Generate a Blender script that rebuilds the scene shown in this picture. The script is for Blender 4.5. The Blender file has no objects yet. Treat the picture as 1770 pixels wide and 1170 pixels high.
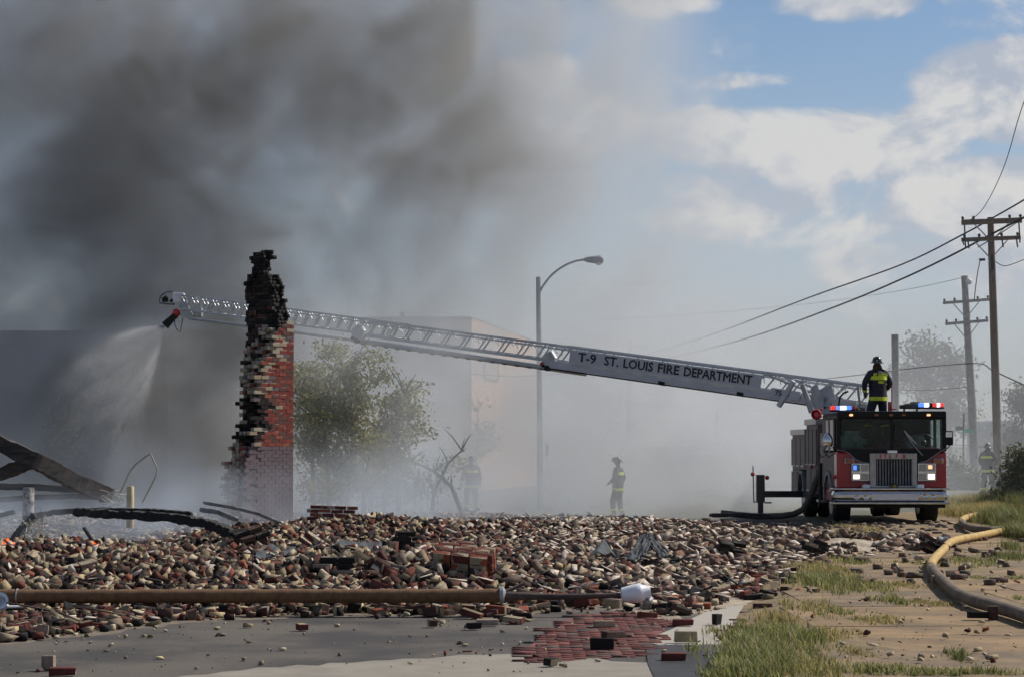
import bpy, bmesh, math, random
import numpy as np
from mathutils import Vector, Matrix, Euler, Quaternion
random.seed(7)
rng = np.random.default_rng(11)
sc = bpy.context.scene
COL = sc.collection
rad = math.radians

# ---------------------------------------------------------------- camera
F = 3992.0                      # focal length in photograph pixels (1770 wide)
CAMZ = 1.75
PITCH = math.atan((770 - 585) / F)
cd = bpy.data.cameras.new("camera"); cam = bpy.data.objects.new("camera", cd); COL.objects.link(cam)
cd.sensor_width = 36.0; cd.lens = F * 36.0 / 1770; cd.clip_start = 0.5; cd.clip_end = 6000
cam.location = (0, 0, CAMZ); cam.rotation_euler = (rad(90) + PITCH, 0, 0)
sc.camera = cam

# ---------------------------------------------------------------- colour management
sc.view_settings.view_transform = 'Standard'; sc.view_settings.look = 'None'
sc.view_settings.exposure = -0.05; sc.view_settings.gamma = 1.0
sc.view_settings.use_curve_mapping = False

# ---------------------------------------------------------------- render settings
cy = sc.cycles
sc.render.engine = 'CYCLES'
cy.use_denoising = True
try: cy.denoiser = 'OPENIMAGEDENOISE'
except Exception: pass
cy.use_adaptive_sampling = True; cy.adaptive_threshold = 0.04
cy.max_bounces = 6; cy.diffuse_bounces = 3; cy.glossy_bounces = 3; cy.transmission_bounces = 6
cy.transparent_max_bounces = 12; cy.volume_bounces = 1
cy.volume_step_rate = 3.0; cy.volume_max_steps = 64
cy.sample_clamp_indirect = 4.0

# ---------------------------------------------------------------- pixel helper: the world point that stands behind a photograph pixel at distance Y
cp, sp = math.cos(PITCH), math.sin(PITCH)
def P(u, v, Y):
    a = (u - 885) / F; b = 1.0; c = (585 - v) / F
    dx, dy, dz = a, b * cp - c * sp, b * sp + c * cp
    k = Y / dy
    return Vector((dx * k, Y, CAMZ + dz * k))
def G(u, v, z=0.0):
    a = (u - 885) / F; c = (585 - v) / F
    dx, dy, dz = a, cp - c * sp, sp + c * cp
    k = (z - CAMZ) / dz
    return Vector((dx * k, dy * k, z))
def S(Y): return F / Y

# ---------------------------------------------------------------- node helpers
class X:
    """a socket with arithmetic"""
    def __init__(s, nt, sock): s.nt = nt; s.s = sock
    def _m(s, op, b=None, c=None, clamp=False):
        n = s.nt.nodes.new('ShaderNodeMath'); n.operation = op; n.use_clamp = clamp
        for i, q in enumerate((s, b, c)):
            if q is None: continue
            if isinstance(q, X): s.nt.links.new(q.s, n.inputs[i])
            else: n.inputs[i].default_value = q
        return X(s.nt, n.outputs[0])
    def __add__(s, o): return s._m('ADD', o)
    __radd__ = __add__
    def __sub__(s, o): return s._m('SUBTRACT', o)
    def __rsub__(s, o): return s._m('MULTIPLY_ADD', -1.0, o)
    def __mul__(s, o): return s._m('MULTIPLY', o)
    __rmul__ = __mul__
    def __truediv__(s, o): return s._m('DIVIDE', o)
    def __rtruediv__(s, o): return s._m('POWER', -1.0) * o
    def max(s, o): return s._m('MAXIMUM', o)
    def min(s, o): return s._m('MINIMUM', o)
    def pow(s, o): return s._m('POWER', o)
    def fn(s, op): return s._m(op)
    def clamp(s): return s._m('ADD', 0.0, clamp=True)
    def step(s, a, b):                                  # smoothstep a -> b gives 0 -> 1 (b may be below a)
        n = s.nt.nodes.new('ShaderNodeMapRange'); n.interpolation_type = 'SMOOTHSTEP'
        s.nt.links.new(s.s, n.inputs[0])
        flip = (not isinstance(a, X)) and (not isinstance(b, X)) and b < a
        if flip: a, b = b, a
        for i, q in ((1, a), (2, b)):
            if isinstance(q, X): s.nt.links.new(q.s, n.inputs[i])
            else: n.inputs[i].default_value = q
        n.inputs[3].default_value = 1.0 if flip else 0.0
        n.inputs[4].default_value = 0.0 if flip else 1.0
        return X(s.nt, n.outputs[0])
def vec(nt, a, b, c):
    n = nt.nodes.new('ShaderNodeCombineXYZ')
    for i, q in enumerate((a, b, c)):
        if isinstance(q, X): nt.links.new(q.s, n.inputs[i])
        else: n.inputs[i].default_value = q
    return X(nt, n.outputs[0])
def noise(nt, v, scale, detail=3, rough=0.55, dist=0.0):
    n = nt.nodes.new('ShaderNodeTexNoise')
    if v is not None: nt.links.new(v.s, n.inputs['Vector'])
    n.inputs['Scale'].default_value = scale; n.inputs['Detail'].default_value = detail
    n.inputs['Roughness'].default_value = rough; n.inputs['Distortion'].default_value = dist
    return X(nt, n.outputs[0])
def mixc(nt, f, a, b):
    n = nt.nodes.new('ShaderNodeMix'); n.data_type = 'RGBA'
    if isinstance(f, X): nt.links.new(f.s, n.inputs[0])
    else: n.inputs[0].default_value = f
    for i, q in ((6, a), (7, b)):
        if isinstance(q, X): nt.links.new(q.s, n.inputs[i])
        else: n.inputs[i].default_value = (*q, 1)
    return X(nt, n.outputs[2])

# ---------------------------------------------------------------- world: Nishita sky + cumulus
SUN_AZ, SUN_EL = rad(60), rad(43)            # azimuth right of the view direction
SUNV = Vector((math.sin(SUN_AZ) * math.cos(SUN_EL), math.cos(SUN_AZ) * math.cos(SUN_EL), math.sin(SUN_EL)))
w = bpy.data.worlds.new("World"); sc.world = w; w.use_nodes = True
nt = w.node_tree; nt.nodes.clear()
sky = nt.nodes.new('ShaderNodeTexSky'); sky.sky_type = 'NISHITA'; sky.sun_disc = False
sky.sun_elevation = SUN_EL; sky.sun_rotation = SUN_AZ; sky.altitude = 100
sky.air_density = 1.0; sky.dust_density = 0.6; sky.ozone_density = 2.0
tc = nt.nodes.new('ShaderNodeTexCoord'); sep = nt.nodes.new('ShaderNodeSeparateXYZ')
nt.links.new(tc.outputs['Generated'], sep.inputs[0])
dx, dy, dz = (X(nt, sep.outputs[i]) for i in range(3))
az = dx._m('ARCTAN2', dy); el = dz._m('ARCSINE')
def ang(u, v): return math.atan((u - 885) / F), math.atan((770 - v) / F)
cv = vec(nt, az, el * 1.5, 0.0)
n_big = noise(nt, cv, 16, 6, 0.6, 0.3)
n_lum = noise(nt, cv, 42, 6, 0.6, 0.2)
blobs = [(1740, 170, 190, 95, 1.7), (1620, 215, 95, 55, 1.3), (1450, 255, 260, 80, 1.3), (1225, 235, 120, 52, .95), (1690, 345, 190, 80, 1.3), (1400, 360, 330, 80, .55),
         (1470, 5, 130, 40, .75), (1150, -5, 110, 36, .75), (940, 150, 110, 75, .9), (1010, 215, 130, 70, .8), (1590, 455, 200, 50, .6), (1720, 470, 90, 60, .7), (1250, 140, 200, 14, .3)]
field = None
for (u, v, ru, rv, wt) in blobs:
    a0, e0 = ang(u, v); ra, re = ru / F, rv / F
    d = (((az - a0) * (1 / ra)).pow(2.0) + ((el - e0) * (1 / re)).pow(2.0))
    # pow(negative,2) is safe for an even whole exponent
    g = (1.0 - d.min(1.6)) * wt
    field = g if field is None else field.max(g)
infront = (az.fn('ABSOLUTE')).step(0.26, 0.34)           # away from the photographed part of the sky ordinary broken clouds go on
field = field + infront * 0.22
mask = (field * 0.70 + (n_big - 0.5) * 1.9 + (n_lum - 0.5) * 0.30).step(-0.05, 0.40)
low = el.step(0.25, 0.0)
lit_n = noise(nt, vec(nt, az + 0.008, el * 1.5 + 0.014, 0.0), 16, 6, 0.6, 0.3)
bright = ((n_big - lit_n) * 6.0 + (n_lum - 0.5) * 1.4 + (field * 0.25) + 0.35)
bright = bright.clamp()
cc = mixc(nt, bright, (5.8, 6.2, 7.1), (9.6, 9.2, 8.7))
skyc = nt.nodes.new('ShaderNodeMix'); skyc.data_type = 'RGBA'; skyc.blend_type = 'MULTIPLY'
skyc.inputs[0].default_value = 1.0
nt.links.new(sky.outputs[0], skyc.inputs[6]); skyc.inputs[7].default_value = (0.92, 0.98, 1.08, 1)
fin = mixc(nt, mask * 0.80, mixc(nt, el.step(0.20, 0.02) * 0.45, X(nt, skyc.outputs[2]), (6.2, 6.6, 7.6)), cc)
bg = nt.nodes.new('ShaderNodeBackground'); bg.inputs[1].default_value = 0.080
out = nt.nodes.new('ShaderNodeOutputWorld')
nt.links.new(fin.s, bg.inputs[0]); nt.links.new(bg.outputs[0], out.inputs[0])

sl = bpy.data.lights.new("sun", 'SUN'); sl.energy = 5.0; sl.angle = rad(0.5); sl.color = (1.0, 0.93, 0.82)
so = bpy.data.objects.new("sun", sl); COL.objects.link(so)
so.rotation_euler = SUNV.to_track_quat('Z', 'Y').to_euler()

# ---------------------------------------------------------------- smoke: density fields baked to voxels by Volume Cube nodes
def volume(name, label, lo, hi, vox, density, colour):
    """density(nt, x, y, z) -> field; colour(mt) -> colour tuple or X from the density"""
    ng = bpy.data.node_groups.new(name, 'GeometryNodeTree'); nt = ng
    ng.interface.new_socket('Geometry', in_out='INPUT', socket_type='NodeSocketGeometry')
    ng.interface.new_socket('Geometry', in_out='OUTPUT', socket_type='NodeSocketGeometry')
    go = nt.nodes.new('NodeGroupOutput')
    ps = nt.nodes.new('GeometryNodeInputPosition'); s = nt.nodes.new('ShaderNodeSeparateXYZ')
    nt.links.new(ps.outputs[0], s.inputs[0])
    x, y, z = (X(nt, s.outputs[i]) for i in range(3))
    dens = density(nt, x, y, z)
    vc = nt.nodes.new('GeometryNodeVolumeCube')
    nt.links.new(dens.s, vc.inputs['Density'])
    vc.inputs['Min'].default_value = lo; vc.inputs['Max'].default_value = hi
    for i, a in enumerate('XYZ'): vc.inputs['Resolution ' + a].default_value = int((hi[i] - lo[i]) / vox)
    m = bpy.data.materials.new(name); m.use_nodes = True; mt = m.node_tree; mt.nodes.clear()
    pvn = mt.nodes.new('ShaderNodeVolumePrincipled')
    c = colour(mt)
    if isinstance(c, X): mt.links.new(c.s, pvn.inputs['Color'])
    else: pvn.inputs['Color'].default_value = (*c, 1)
    pvn.inputs['Density'].default_value = 1.0; pvn.inputs['Anisotropy'].default_value = 0.1
    ou = mt.nodes.new('ShaderNodeOutputMaterial'); mt.links.new(pvn.outputs[0], ou.inputs['Volume'])
    sm = nt.nodes.new('GeometryNodeSetMaterial'); sm.inputs['Material'].default_value = m
    nt.links.new(vc.outputs[0], sm.inputs[0]); nt.links.new(sm.outputs[0], go.inputs[0])
    vd = bpy.data.volumes.new(name); o = bpy.data.objects.new(name, vd); COL.objects.link(o)
    vd.materials.append(m)
    md = o.modifiers.new('density', 'NODES'); md.node_group = ng
    o['kind'] = 'stuff'; o['label'] = label
    return o
def smoke_density(nt, x, y, z):
    pv = vec(nt, x * 1.0 - z * 0.35, y * 0.28, z * 1.05 - x * 0.15)
    n1 = noise(nt, pv, 0.085, 2, 0.5)
    n2 = noise(nt, pv, 0.21, 5, 0.62, 1.6)
    ys = (z - 1.6).max(0.0) * 4.2 + 50.0
    ys = ys.max(x.step(-3.5, -6.0) * 63.0 + 1.0)
    ys = ys.min(68.0) + (n1 - 0.5) * 8.0 + x.step(3.0, 9.0) * 9.0
    sy = (y - ys).step(0.0, 7.0)
    ey = y.step(103.0, 96.0)
    xr = z.step(12.5, 5.0) * 5.0 + 4.0
    xx = x + (n1 - 0.5) * 14.0
    sx = (xx - xr).step(6.0, -5.0)
    dl = x.step(4.0, -10.0) * 0.024 + z.step(9.0, 14.0) * 0.042 + 0.036
    # soot columns
    d = None
    n3 = (n2 - 0.5) * 4.0 + (n1 - 0.5) * 1.5
    for (u, v, Y, rx, rz, k) in SOOT:
        c = P(u, v, Y)
        g = (((x - c.x) * (1 / rx)).pow(2.0) + ((z - c.z) * (1 / rz)).pow(2.0)) * -1.0 + 1.0 + n3
        g = g.step(0.0, 1.3) * k
        d = g if d is None else d.max(g)
    dl = dl + x.step(13.0, 8.0) * x.step(0.0, 4.0) * z.step(8.0, 4.5) * 0.030
    puff = ((n2 - 0.43).max(0.0) * 13.0).min(3.0) + 0.16
    body = sy * ey * sx * (dl * puff + d * 0.30)
    haze = sy * 0.0085 * (x.step(16.0, 11.0) * 0.6 + 0.4) * z.step(20.0, 7.0) * ey * x.step(33.0, 22.0)
    haze = haze + x.step(-6.8, -5.2) * x.step(0.2, -1.5) * y.step(48.2, 50.0) * y.step(54.5, 53.0) * z.step(5.6, 3.8) * puff * 0.05
    haze = haze + y.step(100.0, 106.0) * y.step(116.0, 112.0) * z.step(14.0, 6.0) * x.step(33.5, 28.0) * x.step(5.0, 13.0) * 0.06
    return body + haze
SOOT = [(200, 260, 76, 5.0, 7.5, .62), (265, 710, 68, 3.9, 3.3, 2.2), (770, 150, 78, 4.2, 3.6, .42), (1120, 70, 80, 2.4, 5.5, .30), (560, 60, 78, 3.5, 2.4, .26)]
def smoke_colour(mt):
    at = mt.nodes.new('ShaderNodeAttribute'); at.attribute_name = 'density'
    return mixc(mt, X(mt, at.outputs['Fac']).step(0.12, 0.32), (0.78, 0.81, 0.855), (0.47, 0.44, 0.385))
def wisp_density(nt, x, y, z):
    nw = noise(nt, vec(nt, x * 1.2 - z * 0.6, y * 0.4, z * 1.1), 0.75, 4, 0.65, 1.2)
    def gb(cx, cy, cz, rx, ry, rz):
        return (((x - cx) * (1 / rx)).pow(2.0) + ((y - cy) * (1 / ry)).pow(2.0) + ((z - cz) * (1 / rz)).pow(2.0)).step(1.0, 0.0)
    w_ = gb(-4.6, 45.3, 0.4, 5.2, 3.2, 1.2) * 0.17 + gb(-6.3, 41.5, 0.6, 1.5, 1.8, 1.7) * 0.22 + gb(-7.0, 35.5, 0.45, 2.4, 2.6, 0.7) * 0.30 + gb(-10.5, 44, 1.0, 4.5, 4.0, 1.6) * 0.03 + gb(-1.5, 49, 0.4, 4.5, 4, 1.6) * 0.14
    return w_ * ((nw - 0.42).max(0.0) * 9.0)
SMOKE = True
def spray_density(nt, x, y, z):
    n0 = P(285, 563, 64.8)
    dx_ = (x - n0.x) * -1.0; dz_ = (z - n0.z) * -1.0; r_ = ((dx_ * dx_ + dz_ * dz_).pow(0.5)).max(0.05)
    up = (dz_ - (dx_ * dx_ * 0.17 - dx_ * 0.10)) / r_
    lw = (dx_ - dz_ * 0.20) / r_
    thk = ((y - n0.y).fn('ABSOLUTE') / (r_ * 0.16 + 0.10)).step(1.0, 0.2)
    ang_ = dz_ / (dx_.fn('ABSOLUTE') + 0.15)
    st = noise(nt, vec(nt, ang_ * 2.2, r_ * 0.55, 0.0), 1.6, 4, 0.6)
    return up.step(-0.02, 0.22) * lw.step(-0.04, 0.22) * thk * (st.step(0.30, 0.72) * 1.3 + 0.3) * (5.0 / (r_ * r_ + 0.45)).min(8.0) * r_.step(5.2, 1.5) * dx_.step(-0.3, 0.05)
if SMOKE:
    n0_ = P(285, 563, 64.8)
    volume('spray_mist', 'soft fan of white water mist falling down left from the nozzle at the ladder tip', n0_ + Vector((-4.6, -1.3, -5.0)), n0_ + Vector((.4, 1.3, .6)), 0.07, spray_density, lambda mt: (0.97, 0.97, 0.97))
    volume('smoke', 'thick grey brown smoke rolling up behind the burnt wall and drifting right', Vector((-42, 44, -0.9)), Vector((34, 117, 26)), 0.45, smoke_density, smoke_colour)
    volume('ground_smoke', 'pale wisps of smoke creeping over the embers at the foot of the burnt wall', Vector((-15, 32, -0.9)), Vector((4, 53, 4)), 0.3, wisp_density, lambda mt: (0.60, 0.67, 0.77))

# ================================================================ materials
def mat(name, col, rough=0.7, metal=0.0, var=0.25, scale=8.0, bump=0.0, bscale=None, col2=None, coat=0.0, spec=None, coord='Object', attr=None, stretch=None, contrast=(0.3, 0.7)):
    m = bpy.data.materials.new(name); m.use_nodes = True; nt = m.node_tree
    b = nt.nodes['Principled BSDF']
    tcn = nt.nodes.new('ShaderNodeTexCoord'); v = X(nt, tcn.outputs[coord])
    if stretch:
        mp = nt.nodes.new('ShaderNodeMapping'); mp.inputs['Scale'].default_value = stretch
        nt.links.new(v.s, mp.inputs[0]); v = X(nt, mp.outputs[0])
    n = noise(nt, v, scale, 6, 0.6)
    if attr:
        at = nt.nodes.new('ShaderNodeAttribute'); at.attribute_name = attr; base = X(nt, at.outputs['Color'])
        dk = nt.nodes.new('ShaderNodeMix'); dk.data_type = 'RGBA'; dk.blend_type = 'MULTIPLY'; dk.inputs[0].default_value = 1.0
        nt.links.new(base.s, dk.inputs[6])
        f = n.step(0.25, 0.75) * (2 * var) + (1.0 - var)
        gg = vec(nt, f, f, f); nt.links.new(gg.s, dk.inputs[7]); c = X(nt, dk.outputs[2])
    else:
        c2 = col2 if col2 else tuple(max(0, q * (1 - 2 * var)) for q in col)
        c = mixc(nt, n.step(*contrast), c2, col)
    nt.links.new(c.s, b.inputs['Base Color'])
    b.inputs['Roughness'].default_value = rough; b.inputs['Metallic'].default_value = metal
    if coat: b.inputs['Coat Weight'].default_value = coat; b.inputs['Coat Roughness'].default_value = 0.06
    if spec is not None: b.inputs['Specular IOR Level'].default_value = spec
    if bump:
        nb = noise(nt, v, bscale or scale * 4, 6, 0.65)
        bn = nt.nodes.new('ShaderNodeBump'); bn.inputs['Strength'].default_value = 0.8; bn.inputs['Distance'].default_value = bump
        nt.links.new(nb.s, bn.inputs['Height']); nt.links.new(bn.outputs[0], b.inputs['Normal'])
    return m
def emis(name, col, strength):
    m = bpy.data.materials.new(name); m.use_nodes = True; b = m.node_tree.nodes['Principled BSDF']
    b.inputs['Base Color'].default_value = (*col, 1); b.inputs['Emission Color'].default_value = (*col, 1)
    b.inputs['Emission Strength'].default_value = strength
    return m
M = {}
M['brick_attr'] = mat('rubble brick', (0, 0, 0), .9, var=.30, scale=14, bump=.0012, bscale=40, attr='Col', spec=.2)
M['asphalt'] = mat('asphalt', (.10, .085, .07), .88, var=.25, scale=.55, bump=.008, bscale=60, col2=(.034, .031, .030), contrast=(.38, .62))
M['bed'] = mat('rubble dust', (0, 0, 0), .95, var=.4, scale=5, bump=.02, bscale=25, attr='Col')
M['concrete'] = mat('gutter concrete', (.26, .235, .19), .85, scale=2.2, bump=.004, col2=(.2, .18, .15))
M['paleconc'] = mat('pale concrete', (.36, .33, .28), .85, scale=4, bump=.004, col2=(.33, .3, .26))
M['redpave'] = mat('red paving', (.22, .055, .05), .8, scale=3, bump=.004, col2=(.12, .035, .032))
M['wet'] = mat('wet asphalt', (.05, .046, .042), .55, scale=2, bump=.004, bscale=30, spec=.35)
M['slab'] = mat('sidewalk slab', (.29, .19, .092), .9, scale=1.1, bump=.008, bscale=30, col2=(.135, .092, .052), coord='Object')
M['slab2'] = mat('greyer slab', (.25, .17, .092), .9, scale=1.6, bump=.008, bscale=30, col2=(.115, .085, .055))
M['dirt'] = mat('dirt', (.25, .175, .09), .95, scale=2.2, bump=.03, bscale=14, col2=(.13, .10, .055))
M['far'] = mat('far ground', (.12, .115, .08), .95, scale=.3, bump=.05, bscale=3, col2=(.08, .08, .05))
M['steelwhite'] = mat('ladder aluminium', (.40, .41, .43), .38, .55, var=.12, scale=3)
M['whitepaint'] = mat('white paint', (.66, .67, .7), .4, var=.08, scale=3)
M['signwhite'] = mat('ladder sign white', (.42, .43, .47), .5, var=.06, scale=2)
M['galv'] = mat('galvanised steel', (.42, .43, .44), .5, .3, var=.15, scale=3)
M['greysteel'] = mat('grey steel', (.22, .22, .23), .5, .3, scale=5)
M['blackink'] = mat('lettering black', (.012, .012, .015), .5, var=.05)
M['red'] = mat('fire engine red', (.33, .006, .014), .4, var=.06, scale=4, coat=.5)
M['blackpaint'] = mat('cab black', (.004, .005, .005), .5, var=.1, coat=.04, spec=.25)
M['side_reflect'] = mat('side panel reflection tone', (.14, .105, .105), .55, .0, var=.12, scale=3, coat=.0, spec=.3)  # grey mauve of mirrored smoke is put into the red engine's panel colour
M['redglow'] = mat('red plastic', (.45, .01, .02), .25, var=.05, coat=.5)
M['chrome'] = mat('chrome', (.60, .60, .61), .14, 1.0, var=.08, scale=6)
M['dullchrome'] = mat('brushed steel', (.38, .36, .35), .35, .8, var=.1, scale=6)
M['tyre'] = mat('tyre', (.018, .018, .018), .85, var=.2, scale=20, bump=.004)
M['under'] = mat('underbody', (.012, .012, .012), .8)
M['darkgreen'] = mat('outrigger paint', (.012, .018, .02), .45, coat=.3)
M['plate'] = mat('white plate', (.72, .71, .71), .45, var=.06)
M['seat'] = mat('seat cloth', (.35, .42, .40), .8)
M['char'] = mat('charred timber', (.03, .028, .027), .9, scale=10, bump=.02, bscale=20, col2=(.010, .010, .010))
M['charbrown'] = mat('scorched beam', (.075, .06, .054), .85, scale=4, bump=.015, bscale=20, col2=(.02, .018, .017), stretch=(1, 1, 4))
M['rust'] = mat('rusted post', (.19, .105, .05), .9, scale=14, bump=.004, bscale=90, col2=(.12, .06, .03))
M['rustdark'] = mat('rusted arm', (.10, .065, .055), .8, scale=12, bump=.004, bscale=50, col2=(.045, .03, .026))
M['shell'] = mat('white lamp shell', (.78, .8, .84), .35, var=.06, scale=8)
M['cream'] = mat('cream painted post', (.62, .5, .30), .7, scale=8, col2=(.45, .35, .2))
M['paper'] = mat('torn roofing felt', (.06, .07, .08), .85, scale=9, bump=.01, bscale=30, col2=(.02, .024, .028))
M['pipeconc'] = mat('stained post', (.33, .3, .26), .8, scale=12, col2=(.06, .06, .055), contrast=(.42, .55))
M['palepipe'] = mat('pale bent conduit', (.5, .46, .36), .6, scale=8)
M['hose'] = mat('yellow hose jacket', (.52, .34, .10), .8, scale=6, bump=.003, bscale=120, col2=(.33, .22, .075))
M['hosebrown'] = mat('muddy hose jacket', (.17, .125, .085), .8, scale=6, bump=.003, bscale=120, col2=(.09, .065, .045))
M['hosedark'] = mat('supply hose', (.09, .085, .06), .7, scale=6, col2=(.05, .045, .035))
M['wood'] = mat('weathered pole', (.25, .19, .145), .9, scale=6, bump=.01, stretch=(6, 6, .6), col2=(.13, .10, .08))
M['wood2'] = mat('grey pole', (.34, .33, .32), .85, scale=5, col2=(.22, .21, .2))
M['wire'] = mat('cable', (.012, .012, .012), .7)
M['insul'] = mat('insulator', (.07, .06, .055), .4)
M['coat'] = mat('turnout cloth', (.030, .031, .042), .85, scale=25, bump=.004, col2=(.010, .010, .014))
M['hi'] = mat('lime reflective band', (.62, .72, .02), .5, var=.1, scale=20)
M['skin'] = mat('skin', (.12, .06, .04), .6, var=.08)
M['helmet'] = mat('helmet black', (.015, .017, .016), .35, coat=.3)
M['helmetmark'] = mat('helmet marker', (.5, .62, .35), .4)
M['glove'] = mat('glove', (.10, .08, .06), .8)
M['bld_grey'] = mat('render with painted shade', (.24, .245, .24), .9, scale=.8)  # front of the far block: its shade is put into this grey
M['bld_peach'] = mat('peach brick wall with painted sun', (.58, .34, .20), .9, scale=.7, col2=(.46, .27, .17))  # other side of the same block: warm sunlight put into the peach
M['bld_dark'] = mat('dark warehouse wall', (.07, .075, .08), .9, scale=.8)
M['roof'] = mat('roof sheet', (.16, .16, .165), .7, scale=1)
M['shed'] = mat('pale shed', (.45, .43, .38), .8, scale=1)
M['leaf'] = mat('leaves', (.21, .23, .045), .65, var=.3, scale=.9, attr='Col')
M['bark'] = mat('bark', (.085, .07, .055), .95, scale=10, bump=.01)
M['grassm'] = mat('grass blades', (.1, .15, .03), .7, attr='Col', var=.2, scale=3)
M['signgreen'] = mat('street sign green', (.01, .16, .10), .5, var=.05)
M['headlamp'] = emis('lit headlamp', (1.0, .93, .75), 1.5)
M['bluelight'] = emis('lit blue lamp', (.10, .26, .9), 1.2)
M['whitelight'] = emis('lit white lamp', (.75, .85, 1.0), 2.6)
M['redlight'] = emis('lit red lamp', (.9, .08, .07), .7)
M['amberlight'] = emis('lit amber lamp', (1.0, .45, .22), 1.6)
M['amber'] = mat('amber lens', (.35, .10, .01), .3, coat=.5)
M['cyanlens'] = mat('blue lens', (.02, .16, .30), .2, coat=.8)
M['flame'] = emis('flame', (1.0, .17, .04), 1.0)
M['brass'] = mat('brass bell', (.25, .2, .07), .3, .8)
def glass(name, col, rough=.02):
    m = bpy.data.materials.new(name); m.use_nodes = True; nt = m.node_tree; nt.nodes.clear()
    t = nt.nodes.new('ShaderNodeBsdfTransparent'); t.inputs[0].default_value = (*col, 1)
    gl = nt.nodes.new('ShaderNodeBsdfGlossy'); gl.inputs['Roughness'].default_value = rough
    fr = nt.nodes.new('ShaderNodeFresnel'); fr.inputs[0].default_value = 1.33
    mx = nt.nodes.new('ShaderNodeMixShader'); o = nt.nodes.new('ShaderNodeOutputMaterial')
    nt.links.new(fr.outputs[0], mx.inputs[0]); nt.links.new(t.outputs[0], mx.inputs[1]); nt.links.new(gl.outputs[0], mx.inputs[2]); nt.links.new(mx.outputs[0], o.inputs[0])
    return m
M['glass'] = glass('cab glass', (.62, .72, .69))
def spray_mat():
    m = bpy.data.materials.new('water spray'); m.use_nodes = True; nt = m.node_tree; nt.nodes.clear()
    t = nt.nodes.new('ShaderNodeBsdfTransparent'); d = nt.nodes.new('ShaderNodeBsdfDiffuse'); d.inputs[0].default_value = (.85, .86, .88, 1)
    tl = nt.nodes.new('ShaderNodeBsdfTranslucent'); tl.inputs[0].default_value = (.85, .86, .88, 1)
    a = nt.nodes.new('ShaderNodeMixShader'); b = nt.nodes.new('ShaderNodeMixShader'); o = nt.nodes.new('ShaderNodeOutputMaterial')
    a.inputs[0].default_value = .5; b.inputs[0].default_value = .5
    nt.links.new(d.outputs[0], a.inputs[1]); nt.links.new(tl.outputs[0], a.inputs[2])
    nt.links.new(t.outputs[0], b.inputs[1]); nt.links.new(a.outputs[0], b.inputs[2]); nt.links.new(b.outputs[0], o.inputs[0])
    return m
M['spray'] = spray_mat()

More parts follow.
